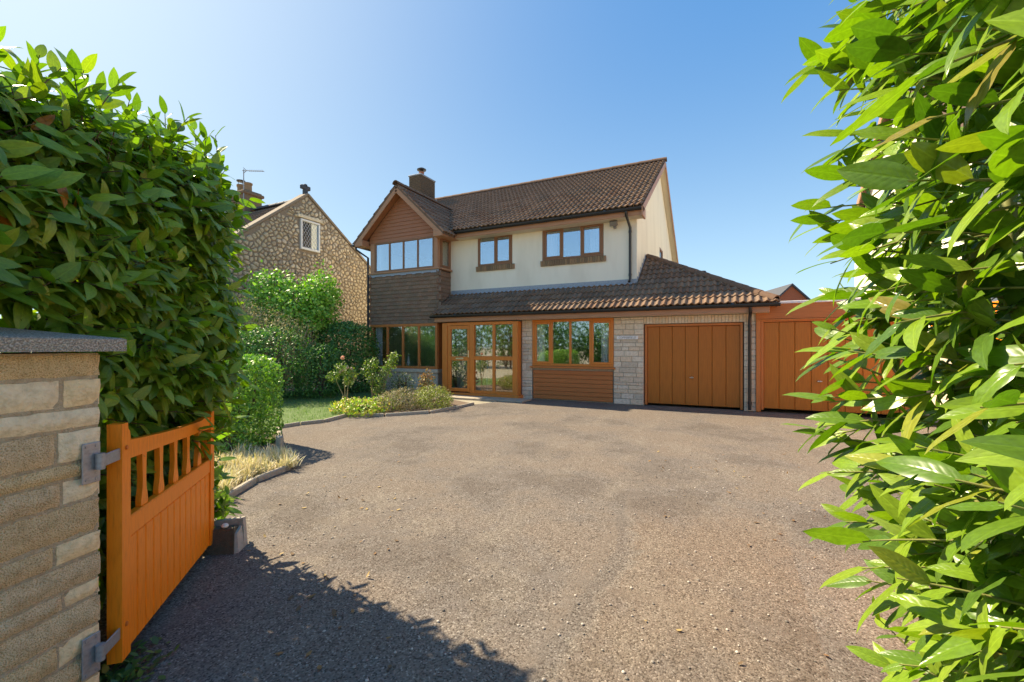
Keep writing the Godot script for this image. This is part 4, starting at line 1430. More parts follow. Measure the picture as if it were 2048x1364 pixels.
# ---------------------------------------------------------------- entrance: pier, gates, block
func entrance() -> void:
	var dirx := (cw(-1.725, 1.87) - cw(-1.805, 1.39)).normalized()   # along the pier's face, away from the camera
	var outn := dirx.cross(Vector3.UP)   # towards the drive
	var far := cw(-1.725, 1.87)
	var bas := Basis(dirx, Vector3.UP, outn)   # x: along, z: out of the face
	var P := thing("gate_pier", "coursed weathered stone gate pier with a stone cap beside the orange gate", "pier", far)
	P.basis = bas
	var L := 0.66; var Wd := 0.46
	var b := MB.new()
	b.span(Vector3(-L + .012, 0, -Wd + .012), Vector3(-.012, 1.425, -.014))
	part(P, "mortar_core", b.mesh(), M.pier_mortar)
	var r := RandomNumberGenerator.new(); r.seed = 12
	var hs := [.10, .12, .085, .13, .065, .10, .14, .09, .105, .075, .12, .10, .11, .085]
	var y := 1.425
	for k in hs.size():
		var hh: float = hs[k]
		y -= hh
		if y < -.05: break
		var cuts := [0.0]
		if k % 2 == 1: cuts.append(-.14 - r.randf() * .03)
		cuts.append(-.36 - r.randf() * .08 + (.04 if k % 2 == 0 else 0.0))
		cuts.append(-L)
		for c in cuts.size() - 1:
			var x1: float = cuts[c]; var x0: float = cuts[c + 1]
			var mtl: Material = M.pier[r.randi() % 4] if k > 2 else M.pier[[4, 5, 0][r.randi() % 3]]
			if c == 0 and k % 2 == 1: mtl = M.pier[4 + r.randi() % 2]
			var st := rough_block(Vector3(x1 - x0 - .014, hh - .014, Wd), r)
			part(P, "pier_stone", st, mtl, Transform3D(Basis(Vector3.UP, r.randf_range(-.006, .006)), Vector3((x0 + x1) / 2, y + hh / 2, -Wd / 2 + r.randf_range(-.003, .003))))
	b = MB.new()
	var o := .052
	var cy := 1.432
	var q := [Vector3(-L - o, cy, o), Vector3(o, cy, o), Vector3(o, cy, -Wd - o), Vector3(-L - o, cy, -Wd - o)]
	var up := Vector3(0, .05, 0)
	var ap := Vector3(-L / 2, cy + .05 + .055, -Wd / 2)
	var ctr := Vector3(-L / 2, cy + .03, -Wd / 2)
	for k in 4:
		var a: Vector3 = q[k]; var c: Vector3 = q[(k + 1) % 4]
		var ia := ap.lerp(a + up, .96); var ic := ap.lerp(c + up, .96)
		ia.y = a.y + .056; ic.y = ia.y
		b.face([a, c, c + up, a + up], ctr)
		b.face([a + up, c + up, ic, ia], ctr)
		b.face([ia, ic, ap], ctr)
	b.face([q[0], q[1], q[2], q[3]], ctr)
	part(P, "cap_stone", b.mesh(), M.cope)
	# the gate leaf, folded back against the hedge
	var h0 := cw(-1.718, 1.95, .025); var h1 := cw(-2.107, 3.13, .025)
	gate("timber_gate", "orange painted timber gate with shaped balusters standing open against the laurel hedge", h0, h1, R)
	# hinges on the pier
	for yy in [0.975, 0.185]:
		var hg := holder(P, "hinge")
		b = MB.new()
		b.cbox(Vector3(-.055, yy, .008), Vector3(.068, .165, .007), .002)
		for sx in [-.073, -.037]:
			for sy in [-.068, .068]:
				b.tube([Vector3(sx, yy + sy, .010), Vector3(sx, yy + sy, .0135)], [.007, .006], 8)
		part(hg, "hinge_plate", b.mesh(), M.zinc)
		b = MB.new()
		b.tube([Vector3(-.035, yy - .03, .028), Vector3(-.035, yy + .035, .028)], [.016, .016], 12)
		b.bar(Vector3(-.04, yy + .004, .040), Vector3(.088, yy + .004, -.022), .05, .008, Vector3.UP, .002)
		part(hg, "hinge_strap", b.mesh(), M.zinc)
	# the other leaf, behind the near laurel
	gate("timber_gate", "orange painted timber gate glimpsed behind the near laurel", cw(2.05, 1.62, .025), cw(2.78, 2.66, .025), -R)
	# block that holds the gate open
	var B := thing("gate_stop", "dark mossy frogged block holding the orange gate open", "block", cw(-2.05, 3.13), deg_to_rad(YAW + 8))
	b = MB.new()
	b.hexa([Vector3(-.095, 0, .04), Vector3(.095, 0, .045), Vector3(.09, 0, -.055), Vector3(-.09, 0, -.055), Vector3(-.07, .165, .015), Vector3(.085, .17, .02), Vector3(.085, .17, -.045), Vector3(-.065, .165, -.045)])
	part(B, "front_face", b.mesh(), M.moss_block)
	b = MB.new()
	b.hexa([Vector3(-.09, 0, -.06), Vector3(.12, 0, -.06), Vector3(.12, 0, -.115), Vector3(-.09, 0, -.115), Vector3(-.09, .19, -.075), Vector3(.105, .205, -.075), Vector3(.105, .205, -.115), Vector3(-.09, .19, -.115)])
	b.hexa([Vector3(.096, 0, .04), Vector3(.12, 0, .03), Vector3(.12, 0, -.058), Vector3(.096, 0, -.058), Vector3(.088, .13, .015), Vector3(.104, .13, .012), Vector3(.104, .16, -.058), Vector3(.088, .16, -.058)])
	part(B, "rear_slab", b.mesh(), M.concrete)
	var pb := MB.new()
	pb.lathe([[0, 0], [.018, .004], [.024, .014], [.016, .028], [0, .032]], Vector3.ZERO, 9)
	solid("pebble", pb.mesh(), M.pebble, "small white pebble lying on the dark gate stop block", "pebble", cw(-2.05, 3.13, .171) + R * .02)

func rough_block(s: Vector3, r: RandomNumberGenerator) -> ArrayMesh:
	# a stone with a worn, uneven face on +Z and worn edges
	var b := MB.new()
	var f := FastNoiseLite.new()
	f.seed = r.randi() % 9999
	f.frequency = 14.0
	f.fractal_octaves = 3
	var nx := maxi(4, int(s.x / .025)); var ny := maxi(3, int(s.y / .025))
	var at := func(i, j):
		var u: float = i / float(nx); var w: float = j / float(ny)
		var x := (u - .5) * s.x; var y := (w - .5) * s.y
		var ex := minf(u, 1 - u) * s.x; var ey := minf(w, 1 - w) * s.y
		var ed := minf(ex, ey)
		var z := s.z / 2 - .012 * pow(1.0 - clampf(ed / .012, 0, 1), 2.0) + f.get_noise_2d(x, y) * .0055
		if i == 0 or i == nx: x += f.get_noise_2d(y + 3, 7) * .005
		if j == 0 or j == ny: y += f.get_noise_2d(x + 9, 4) * .005
		return Vector3(x, y, z)
	var nrm := func(i, j):
		var a: Vector3 = at.call(mini(i + 1, nx), j) - at.call(maxi(i - 1, 0), j)
		var c: Vector3 = at.call(i, mini(j + 1, ny)) - at.call(i, maxi(j - 1, 0))
		return a.cross(c).normalized()
	for i in nx:
		for j in ny:
			b.quadn([at.call(i, j), at.call(i + 1, j), at.call(i + 1, j + 1), at.call(i, j + 1)], [nrm.call(i, j), nrm.call(i + 1, j), nrm.call(i + 1, j + 1), nrm.call(i, j + 1)])
	var h := s / 2
	var zz := Vector3(0, 0, -s.z + .012)
	for i in nx:
		for j in [0, ny]:
			var a: Vector3 = at.call(i, j); var c: Vector3 = at.call(i + 1, j)
			b.face([a, c, c + zz, a + zz], Vector3.ZERO)
	for j in ny:
		for i in [0, nx]:
			var a: Vector3 = at.call(i, j); var c: Vector3 = at.call(i, j + 1)
			b.face([a, c, c + zz, a + zz], Vector3.ZERO)
	b.face([Vector3(-h.x, -h.y, -h.z), Vector3(h.x, -h.y, -h.z), Vector3(h.x, h.y, -h.z), Vector3(-h.x, h.y, -h.z)], Vector3.ZERO)
	return b.mesh()

func gate_bar(G: Node3D, sx: float, called: String, x0: float, x1: float, y0: float, y1: float, zc: float, th: float, e: float) -> void:
	var b := MB.new()
	b.cbox(Vector3((x0 + x1) / 2 * sx, (y0 + y1) / 2, zc), Vector3(absf(x1 - x0), y1 - y0, th), e)
	part(G, called, b.mesh(), M.gate_paint)

func gate(called: String, label: String, a: Vector3, c: Vector3, side: Vector3) -> void:
	var x := (c - a).normalized()
	var z := x.cross(Vector3.UP)
	if z.dot(side) < 0: z = -z
	var G := thing(called, label, "gate", a)
	G.basis = Basis(x, Vector3.UP, z) if x.cross(Vector3.UP).dot(z) > 0 else Basis(-x, Vector3.UP, z)
	var sx := 1.0 if x.cross(Vector3.UP).dot(z) > 0 else -1.0
	var L := (c - a).length()
	var X := func(t): return t * sx
	var t0 := .055
	var pz := -t0 / 2   # gate face at z = 0
	# stiles; the hanging one is taller, with a sloped shoulder
	var b := MB.new()
	var sh := PackedVector2Array([Vector2(0, .035), Vector2(.075, .035), Vector2(.075, 1.02), Vector2(.068, 1.045), Vector2(.055, 1.055), Vector2(.05, 1.085), Vector2(0, 1.085)])
	b.prism(sh, Vector3.ZERO, Vector3(sx, 0, 0), Vector3.UP, Vector3(0, 0, -t0))
	part(G, "hanging_stile", b.mesh(), M.gate_paint)
	b = MB.new()
	b.prism(PackedVector2Array([Vector2(L - .07, .05), Vector2(L, .05), Vector2(L, .975), Vector2(L - .045, .975), Vector2(L - .07, .95)]), Vector3.ZERO, Vector3(sx, 0, 0), Vector3.UP, Vector3(0, 0, -t0))
	part(G, "closing_stile", b.mesh(), M.gate_paint)
	# top rail, swept up at both ends
	var rail := PackedVector2Array()
	rail.append(Vector2(.0755, .915)); rail.append(Vector2(L - .0705, .86))
	for k in 15:
		var t := 1.0 - k / 14.0
		var yy := lerpf(1.0, .935, t) - .012 * sin(PI * t) + (.012 if t > .86 and t < .96 else 0.0)
		rail.append(Vector2(lerpf(.0755, L - .0705, t), yy))
	b = MB.new()
	b.prism(rail, Vector3(0, 0, -.008), Vector3(sx, 0, 0), Vector3.UP, Vector3(0, 0, -.04))
	part(G, "top_rail", b.mesh(), M.gate_paint)
	gate_bar(G, sx, "middle_rail", .0755, L - .0705, .555, .65, -.026, .044, .006)
	gate_bar(G, sx, "bottom_rail", .0755, L - .0705, .07, .16, -.040, .022, .003)
	# flat balusters, waisted above a flared foot
	for k in 5:
		var cx := .075 + (L - .145) * (k + .92) / 5.8
		var top := lerpf(.915, .86, (cx - .075) / (L - .145)) + .01
		var pf := [[.034, .651], [.036, .675], [.030, .70], [.021, .735], [.018, .78], [.020, .83], [.024, top]]
		var poly := PackedVector2Array()
		for q in pf: poly.append(Vector2(cx + q[0], q[1]))
		for i in pf.size(): poly.append(Vector2(cx - pf[pf.size() - 1 - i][0], pf[pf.size() - 1 - i][1]))
		b = MB.new()
		b.prism(poly, Vector3(0, 0, -.016), Vector3(sx, 0, 0), Vector3.UP, Vector3(0, 0, -.024))
		part(G, "baluster", b.mesh(), M.gate_paint)
	var n := 13
	var w := (L - .146) / n
	for k in n:
		gate_bar(G, sx, "gate_board", .0755 + w * k + .003, .0755 + w * (k + 1) - .003, .05, .5535, -.018, .018, .006)
	for yy in [.975, .185]:   # bolt heads of the hinge straps
		b = MB.new()
		b.tube([Vector3(X.call(.035), yy, 0.0), Vector3(X.call(.035), yy, .006)], [.011, .008], 10)
		part(G, "bolt_head", b.mesh(), M.gate_knot)

# ---------------------------------------------------------------- ground
func sheet(poly: Array, y: float, step := 0.0) -> ArrayMesh:
	var pv := PackedVector2Array()
	for q in poly: pv.append(Vector2(q[0], q[1]))
	var t := Geometry2D.triangulate_polygon(pv)
	var b := MB.new()
	for k in range(0, t.size(), 3):
		var a := Vector3(pv[t[k]].x, y, pv[t[k]].y); var c := Vector3(pv[t[k + 1]].x, y, pv[t[k + 1]].y); var d := Vector3(pv[t[k + 2]].x, y, pv[t[k + 2]].y)
		b.face([a, c, d], Vector3(a.x, y - 5, a.z))
	return b.mesh()

const EDGE := [[-4.02, -2.25], [-4.2, -2.45], [-4.55, -3.05], [-4.68, -3.57], [-5.35, -3.87], [-6.25, -4.6], [-7.2, -5.25], [-7.15, -5.67], [-6.98, -6.06], [-7.14, -6.75], [-6.45, -7.15], [-5.85, -7.9], [-5.75, -8.75], [-5.75, -9.6], [-5.55, -10.3]]

func ground() -> void:
	var b := MB.new()
	b.quad(Vector3(-300, -.012, 300), Vector3(300, -.012, 300), Vector3(300, -.012, -300), Vector3(-300, -.012, -300))
	structure("ground", b.mesh(), M.ground)
	var poly := []
	for e in EDGE: poly.append(e)
	poly.append_array([[-5.5, -11.42], [3.46, -11.42], [3.46, 6.0], [-2.6, 6.0], [-2.6, -.3], [-3.0, -1.0]])
	var dm := sheet(poly, 0.0).surface_get_arrays(0)
	var uv2 := PackedVector2Array()
	for q in dm[Mesh.ARRAY_VERTEX]: uv2.append(Vector2((q.x + 10.0) / 16.0, (q.z + 12.0) / 16.0))
	dm[Mesh.ARRAY_TEX_UV2] = uv2
	dm[Mesh.ARRAY_TEX_UV] = uv2
	var drive := ArrayMesh.new()
	drive.add_surface_from_arrays(Mesh.PRIMITIVE_TRIANGLES, dm)
	structure("driveway", drive, M.tarmac)
	structure("lawn", sheet([[-7.0, -5.0], [-6.3, -4.68], [-7.22, -5.33], [-7.2, -5.67], [-7.03, -6.08], [-7.2, -6.75], [-8.6, -8.4], [-8.8, -10.2], [-11.5, -11.2], [-13.5, -9.0], [-12.5, -6.0], [-9.0, -4.0]], 0.02), M.lawn)
	structure("flower_bed", sheet([[-7.2, -6.8], [-6.45, -7.2], [-5.9, -7.9], [-5.8, -8.75], [-5.82, -9.6], [-7.0, -10.2], [-8.0, -11.28], [-10.8, -11.28], [-8.8, -10.2], [-8.6, -8.4]], 0.03), M.soil)
	structure("verge", sheet([[-4.07, -2.28], [-4.26, -2.5], [-4.62, -3.1], [-4.76, -3.6], [-5.4, -3.93], [-6.35, -4.7], [-7.1, -4.9], [-8.6, -4.2], [-6.8, -2.0], [-4.6, -1.2], [-3.3, -1.3]], 0.024), M.soil)
	b = MB.new()
	for k in 4:
		b.cbox(Vector3(-7.3 + k * .72, .012, -10.72), Vector3(.712, .06, .62), .006)
	structure("porch_path", b.mesh(), M.paving)
	# kerb edging stones along the drive
	var r := RandomNumberGenerator.new(); r.seed = 4
	var names := ["pale edging stone nearest the open gate", "pale edging stone second from the open gate", "pale edging stone beside the dry grass tips", "edging stone under the bleached grass", "edging stone at the foot of the clipped box hedge", "edging stone between box hedge and lawn", "edging stone at the lawn corner by the drive", "short edging stone along the lawn front", "edging stone where lawn meets flower bed", "edging stone before the low yellow ground cover", "edging stone under the heather mound", "edging stone by the heather mound end", "edging stone nearest the porch path"]
	for k in range(0, 13):
		var p := Vector3(EDGE[k][0], 0, EDGE[k][1]); var q := Vector3(EDGE[k + 1][0], 0, EDGE[k + 1][1])
		b = MB.new()
		b.bar(p + (q - p) * .02 + Vector3(0, .022, 0), q - (q - p) * .02 + Vector3(0, .022 + r.randf() * .008, 0), .075, .055, Vector3.UP, .012)
		solid("kerb_stone", b.mesh(), M.kerb, names[k], "kerb stone", Vector3.ZERO, "edging stones along the drive")
	b = MB.new()
	b.cbox(Vector3(0, .12, 0), Vector3(.09, .30, .06), .012, Basis(Vector3.FORWARD, .06))
	solid("edging_post", b.mesh(), M.concrete, "short grey concrete post at the box hedge corner", "post", Vector3(-5.36, 0, -3.93))
	# loose chippings scattered on the drive
	var xs := []; var cs := []
	for k in 900:
		var d := r.randf_range(1.6, 9.0)
		var lat := r.randf_range(-.55, .8) * d
		var p := cw(lat, d, .003)
		if p.x > 3.3 or p.z < -11.0 or p.x < -4.2: continue
		var s := r.randf_range(.003, .009)
		xs.append(Transform3D(Basis(Vector3(r.randf() - .5, r.randf() - .5, r.randf() - .5).normalized(), r.randf() * 6.0).scaled(Vector3(s, s * .6, s)), p))
		var g := r.randf_range(.10, .55)
		cs.append(Color(g, g * .88, g * .74))
	var stone := MB.new()
	stone.cbox(Vector3.ZERO, Vector3(2, 2, 2), .7)
	var cm := mat(Color.WHITE, .9); cm.vertex_color_use_as_albedo = true
	var lc := scatter(self, "loose_chippings", stone.mesh(), cm, xs, cs)
	lc.set_meta("label", "tiny loose stone chippings scattered over the drive"); lc.set_meta("category", "chippings")

# ---------------------------------------------------------------- plants
func scatter(parent: Node3D, called: String, mesh: Mesh, mt: Material, xs: Array, cs: Array) -> MultiMeshInstance3D:
	var mm := MultiMesh.new()
	mm.transform_format = MultiMesh.TRANSFORM_3D
	mm.use_colors = true
	mm.mesh = mesh
	mm.instance_count = xs.size()
	var buf := PackedFloat32Array()
	buf.resize(xs.size() * 16)
	for k in xs.size():
		var t: Transform3D = xs[k]
		var c: Color = cs[k]
		var o := k * 16
		buf[o] = t.basis.x.x; buf[o + 1] = t.basis.y.x; buf[o + 2] = t.basis.z.x; buf[o + 3] = t.origin.x
		buf[o + 4] = t.basis.x.y; buf[o + 5] = t.basis.y.y; buf[o + 6] = t.basis.z.y; buf[o + 7] = t.origin.y
		buf[o + 8] = t.basis.x.z; buf[o + 9] = t.basis.y.z; buf[o + 10] = t.basis.z.z; buf[o + 11] = t.origin.z
		buf[o + 12] = c.r; buf[o + 13] = c.g; buf[o + 14] = c.b; buf[o + 15] = 1.0
	mm.buffer = buf
	var o := MultiMeshInstance3D.new()
	o.name = called
	o.multimesh = mm
	o.material_override = mt
	parent.add_child(o, true)
	o.set_meta("kind", "stuff")
	return o

func leaf_shape(wid: float, droop: float, fold: float, nl := 7, nw := 4, wave := 0.0) -> ArrayMesh:
	# unit length along +Z from the stalk, face up +Y
	var b := MB.new()
	var pt := func(i, j):
		var t: float = i / float(nl)
		var s: float = j / float(nw) * 2.0 - 1.0
		var w := wid * pow(sin(PI * pow(clampf(t * .97 + .03, 0, 1), .85)), .75) if t < 1 else 0.0
		if t < 0.06: w = 0.012
		var x := s * w
		var y := -droop * t * t + fold * absf(x) - fold * .9 * x * x / maxf(wid, .01) + wave * sin(t * 14.0 + s) * absf(s) * .5
		return Vector3(x, y, t - droop * droop * .4 * t * t)
	var nm := func(i, j):
		var a: Vector3 = pt.call(mini(i + 1, nl), j) - pt.call(maxi(i - 1, 0), j)
		var x0: Vector3 = pt.call(clampi(i, 1, nl - 1), maxi(j - 1, 0)); var x1: Vector3 = pt.call(clampi(i, 1, nl - 1), mini(j + 1, nw))
		return a.cross(x1 - x0).normalized()
	for i in nl:
		for j in nw:
			var p := [pt.call(i, j), pt.call(i + 1, j), pt.call(i + 1, j + 1), pt.call(i, j + 1)]
			var q := [nm.call(i, j), nm.call(i + 1, j), nm.call(i + 1, j + 1), nm.call(i, j + 1)]
			var t := [Vector2(j / float(nw), i / float(nl)), Vector2(j / float(nw), (i + 1) / float(nl)), Vector2((j + 1) / float(nw), (i + 1) / float(nl)), Vector2((j + 1) / float(nw), i / float(nl))]
			b.quaduv(p, q, t)
	return b.mesh()

func frame_to(axis: Vector3, up: Vector3) -> Basis:
	var z := axis.normalized()
	var x := up.cross(z)
	if x.length() < .01: x = Vector3.RIGHT.cross(z)
	x = x.normalized()
	return Basis(x, z.cross(x), z)

func twig_leaves(out: Array, stems: MB, base: Vector3, dir: Vector3, length: float, n: int, size: float, r: RandomNumberGenerator, droop: float, spread := 55.0, lean := Vector3.ZERO, light := Vector3.ZERO) -> void:
	# leaves alternate round a twig; each entry: [transform, seed]
	var pts := []; var rad := []
	var d := dir.normalized()
	for k in 5:
		var t := k / 4.0
		pts.append(base + d * length * t + Vector3(0, -.10 * length * t * t, 0))
		rad.append(lerpf(.0042, .0018, t))
	if stems: stems.tube(pts, rad, 5, false)
	var side := d.cross(Vector3.UP).normalized()
	if side.length() < .1: side = Vector3.RIGHT
	var other := side.cross(d).normalized()
	var ph := r.randf() * TAU
	for k in n:
		var t := (k + .6) / n
		var p: Vector3 = base + d * length * t + Vector3(0, -.10 * length * t * t, 0)
		var a := ph + k * 2.4
		var rd := side * cos(a) + other * sin(a)
		var sp := deg_to_rad(lerpf(spread + 12, spread - 25, t) + r.randf_range(-12, 12))
		var ax := (d * cos(sp) + rd * sin(sp) + Vector3(0, -droop, 0) + lean).normalized()
		var upv := (Vector3.UP * .8 + light * .75 + d * .3 + rd * -.2 + Vector3(r.randf() - .5, r.randf() - .5, r.randf() - .5) * .8)
		var s := size * (r.randf_range(.78, 1.15) if r.randf() < .75 else r.randf_range(.45, .8))
		out.append([Transform3D(frame_to(ax, upv).scaled(Vector3(s, s, s)), p), r.randi() % 1000])

func plant_leaves(parent: Node3D, leaves: Array, shapes: Array, each: Array, rest_mat: Material, tints: Array, most: int, odd := 0) -> void:
	# the leaves that show largest become parts, the others one mass
	var scored := []
	for l in leaves:
		var v: Vector3 = l[0].origin - Vector3(0, EYE, 0)
		var dep := v.dot(F)
		var px := v.dot(R) / maxf(dep, .01); var py := v.y / maxf(dep, .01)
		var seen := dep > .2 and absf(px) < 1.2 and absf(py) < .85
		scored.append([dep + l[0].origin.distance_to(Vector3(0, EYE, 0)) if seen else 99.0 + randf() * 0.0, l])
	scored.sort_custom(func(a, c): return a[0] < c[0])
	var xs := []; var cs := []
	for k in scored.size():
		var l = scored[k][1]
		if k < most:
			var which: int = l[1] % (each.size() - odd)
			if odd and l[1] % 61 == 7: which = each.size() - 1
			part(parent, "leaf", shapes[l[1] % shapes.size()], each[which], l[0])
		else:
			xs.append(l[0])
			var c: Color = tints[l[1] % tints.size()]
			var f: float = .8 + .4 * ((l[1] * 37) % 100) / 100.0
			cs.append(Color(c.r * f, c.g * f, c.b * f))
	scatter(parent, "foliage", shapes[0], rest_mat, xs, cs)

func laurel_left() -> void:
	var r := RandomNumberGenerator.new(); r.seed = 101
	var A := Vector2(-1.86, 1.15); var Bv := Vector2(-2.03, 3.3)   # face line in camera metres (x, depth)
	var H := thing("laurel_hedge", "tall glossy laurel hedge rising behind the stone pier and the open orange gate", "hedge", cw(-2.6, 2.7))
	var inv := H.position
	var leaves := []
	var stems := MB.new()
	var along := (Bv - A)
	var f := FastNoiseLite.new(); f.seed = 3; f.frequency = .9
	var thick := 1.15
	var outw := (R * 1.0 + F * (along.x / -along.y) * -1.0)
	outw = (cw(1, -along.x / along.y) - Vector3.ZERO).normalized()
	var alongw := cw(along.x, along.y).normalized()
	for k in 2700:
		var which := r.randf()
		var s := r.randf()
		var yy := 0.0; var dirv := Vector3.ZERO; var p2 := Vector2.ZERO
		var topy := lerpf(2.22, 2.74, sqrt(s))
		var inset := 0.0
		if which < .56:   # face towards the drive
			yy = r.randf_range(.12, topy)
			p2 = A + along * s
			inset = r.randf_range(.06, .30)
			if yy < 1.14 and s > .3: inset += .24
			if yy < 1.56 and s <= .36: inset += .52
			dirv = outw * 1.0 + Vector3.UP * r.randf_range(-.1, .7) + alongw * r.randf_range(-.5, .5)
			inset += f.get_noise_2d(s * 3.0, yy) * .12
			if yy > topy - .3: inset += (yy - topy + .3) * .6
		elif which < .76:   # top
			yy = topy - r.randf_range(.02, .25) + f.get_noise_2d(s * 4, 9) * .1
			p2 = A + along * s
			inset = r.randf_range(.1, thick)
			dirv = Vector3.UP * 1.0 + outw * r.randf_range(-.4, .6) + alongw * r.randf_range(-.5, .5)
		elif which < .9:   # far end
			yy = r.randf_range(.1, topy)
			p2 = A + along * (1.0 - r.randf_range(0.0, .09))
			inset = r.randf_range(.1, thick)
			dirv = alongw * 1.0 + Vector3.UP * r.randf_range(-.1, .6) + outw * r.randf_range(-.4, .5)
		else:   # back
			yy = r.randf_range(.1, topy)
			p2 = A + along * s
			inset = thick - r.randf_range(.0, .25)
			dirv = -outw + Vector3.UP * r.randf_range(-.1, .6) + alongw * r.randf_range(-.4, .4)
		var p := cw(p2.x, p2.y, yy) - outw * inset
		twig_leaves(leaves, stems, p - inv, dirv, r.randf_range(.10, .22), 6, .145, r, .34, 62.0, Vector3.ZERO, outw)
	for k in 520:   # inner growth
		var s := r.randf()
		var p2 := A + along * s
		var p := cw(p2.x, p2.y, r.randf_range(.1, lerpf(2.1, 2.6, s))) - outw * r.randf_range(.45, 1.0)
		twig_leaves(leaves, null, p - inv, Vector3(r.randf() - .5, r.randf() * .6, r.randf() - .5) + outw * .4, .2, 6, .14, r, .3, 60.0, Vector3.ZERO, outw)
	for k in 34:   # upright shoots along the top
		var s := r.randf()
		var p2 := A + along * s
		var p := cw(p2.x, p2.y, lerpf(2.20, 2.70, sqrt(s))) - outw * r.randf_range(.05, .5)
		twig_leaves(leaves, stems, p - inv, Vector3.UP + outw * r.randf_range(-.1, .4) + alongw * r.randf_range(-.3, .3), r.randf_range(.22, .36), 7, .13, r, .0, 42.0)
	for k in 9:   # sprays reaching over the gate
		var s := r.randf_range(.35, .95)
		var p2 := A + along * s
		var p := cw(p2.x, p2.y, r.randf_range(.82, 1.12)) - outw * .2
		twig_leaves(leaves, stems, p - inv, outw + alongw * .5 + Vector3.UP * r.randf_range(-.3, .1), .26, 6, .14, r, .3, 50.0)
	# leaves were laid out round the hedge's own base; bring the camera test back to world space
	for l in leaves: l[0].origin += inv
	for k in 7:   # main stems
		var s := (k + .5) / 7.0
		var p2 := A + along * s
		var foot := cw(p2.x, p2.y) - outw * r.randf_range(.5, .75)
		for q in 3:
			stems.tube([foot - inv, foot - inv + Vector3(r.randf_range(-.15, .15), .9, r.randf_range(-.15, .15)), foot - inv + Vector3(r.randf_range(-.25, .25), 1.5, r.randf_range(-.25, .25)), foot - inv + Vector3(r.randf_range(-.3, .3), 2.05, r.randf_range(-.3, .3))], [.035, .026, .016, .008], 7)
	part(H, "branches", stems.mesh(), M.bark)
	var sub := holder(H, "leaf_cover")
	sub.position = -inv
	plant_leaves(sub, leaves, [leaf_shape(.20, .22, .45), leaf_shape(.23, .10, .35), leaf_shape(.19, .34, .5), leaf_shape(.21, .18, .6, 7, 4, .03), leaf_shape(.16, .5, .8, 7, 4, .04)], M.hedge_each, M.laurel, [Color(.32, .54, .05), Color(.27, .47, .045), Color(.38, .60, .055), Color(.22, .40, .04), Color(.48, .62, .05)], 300, 1)

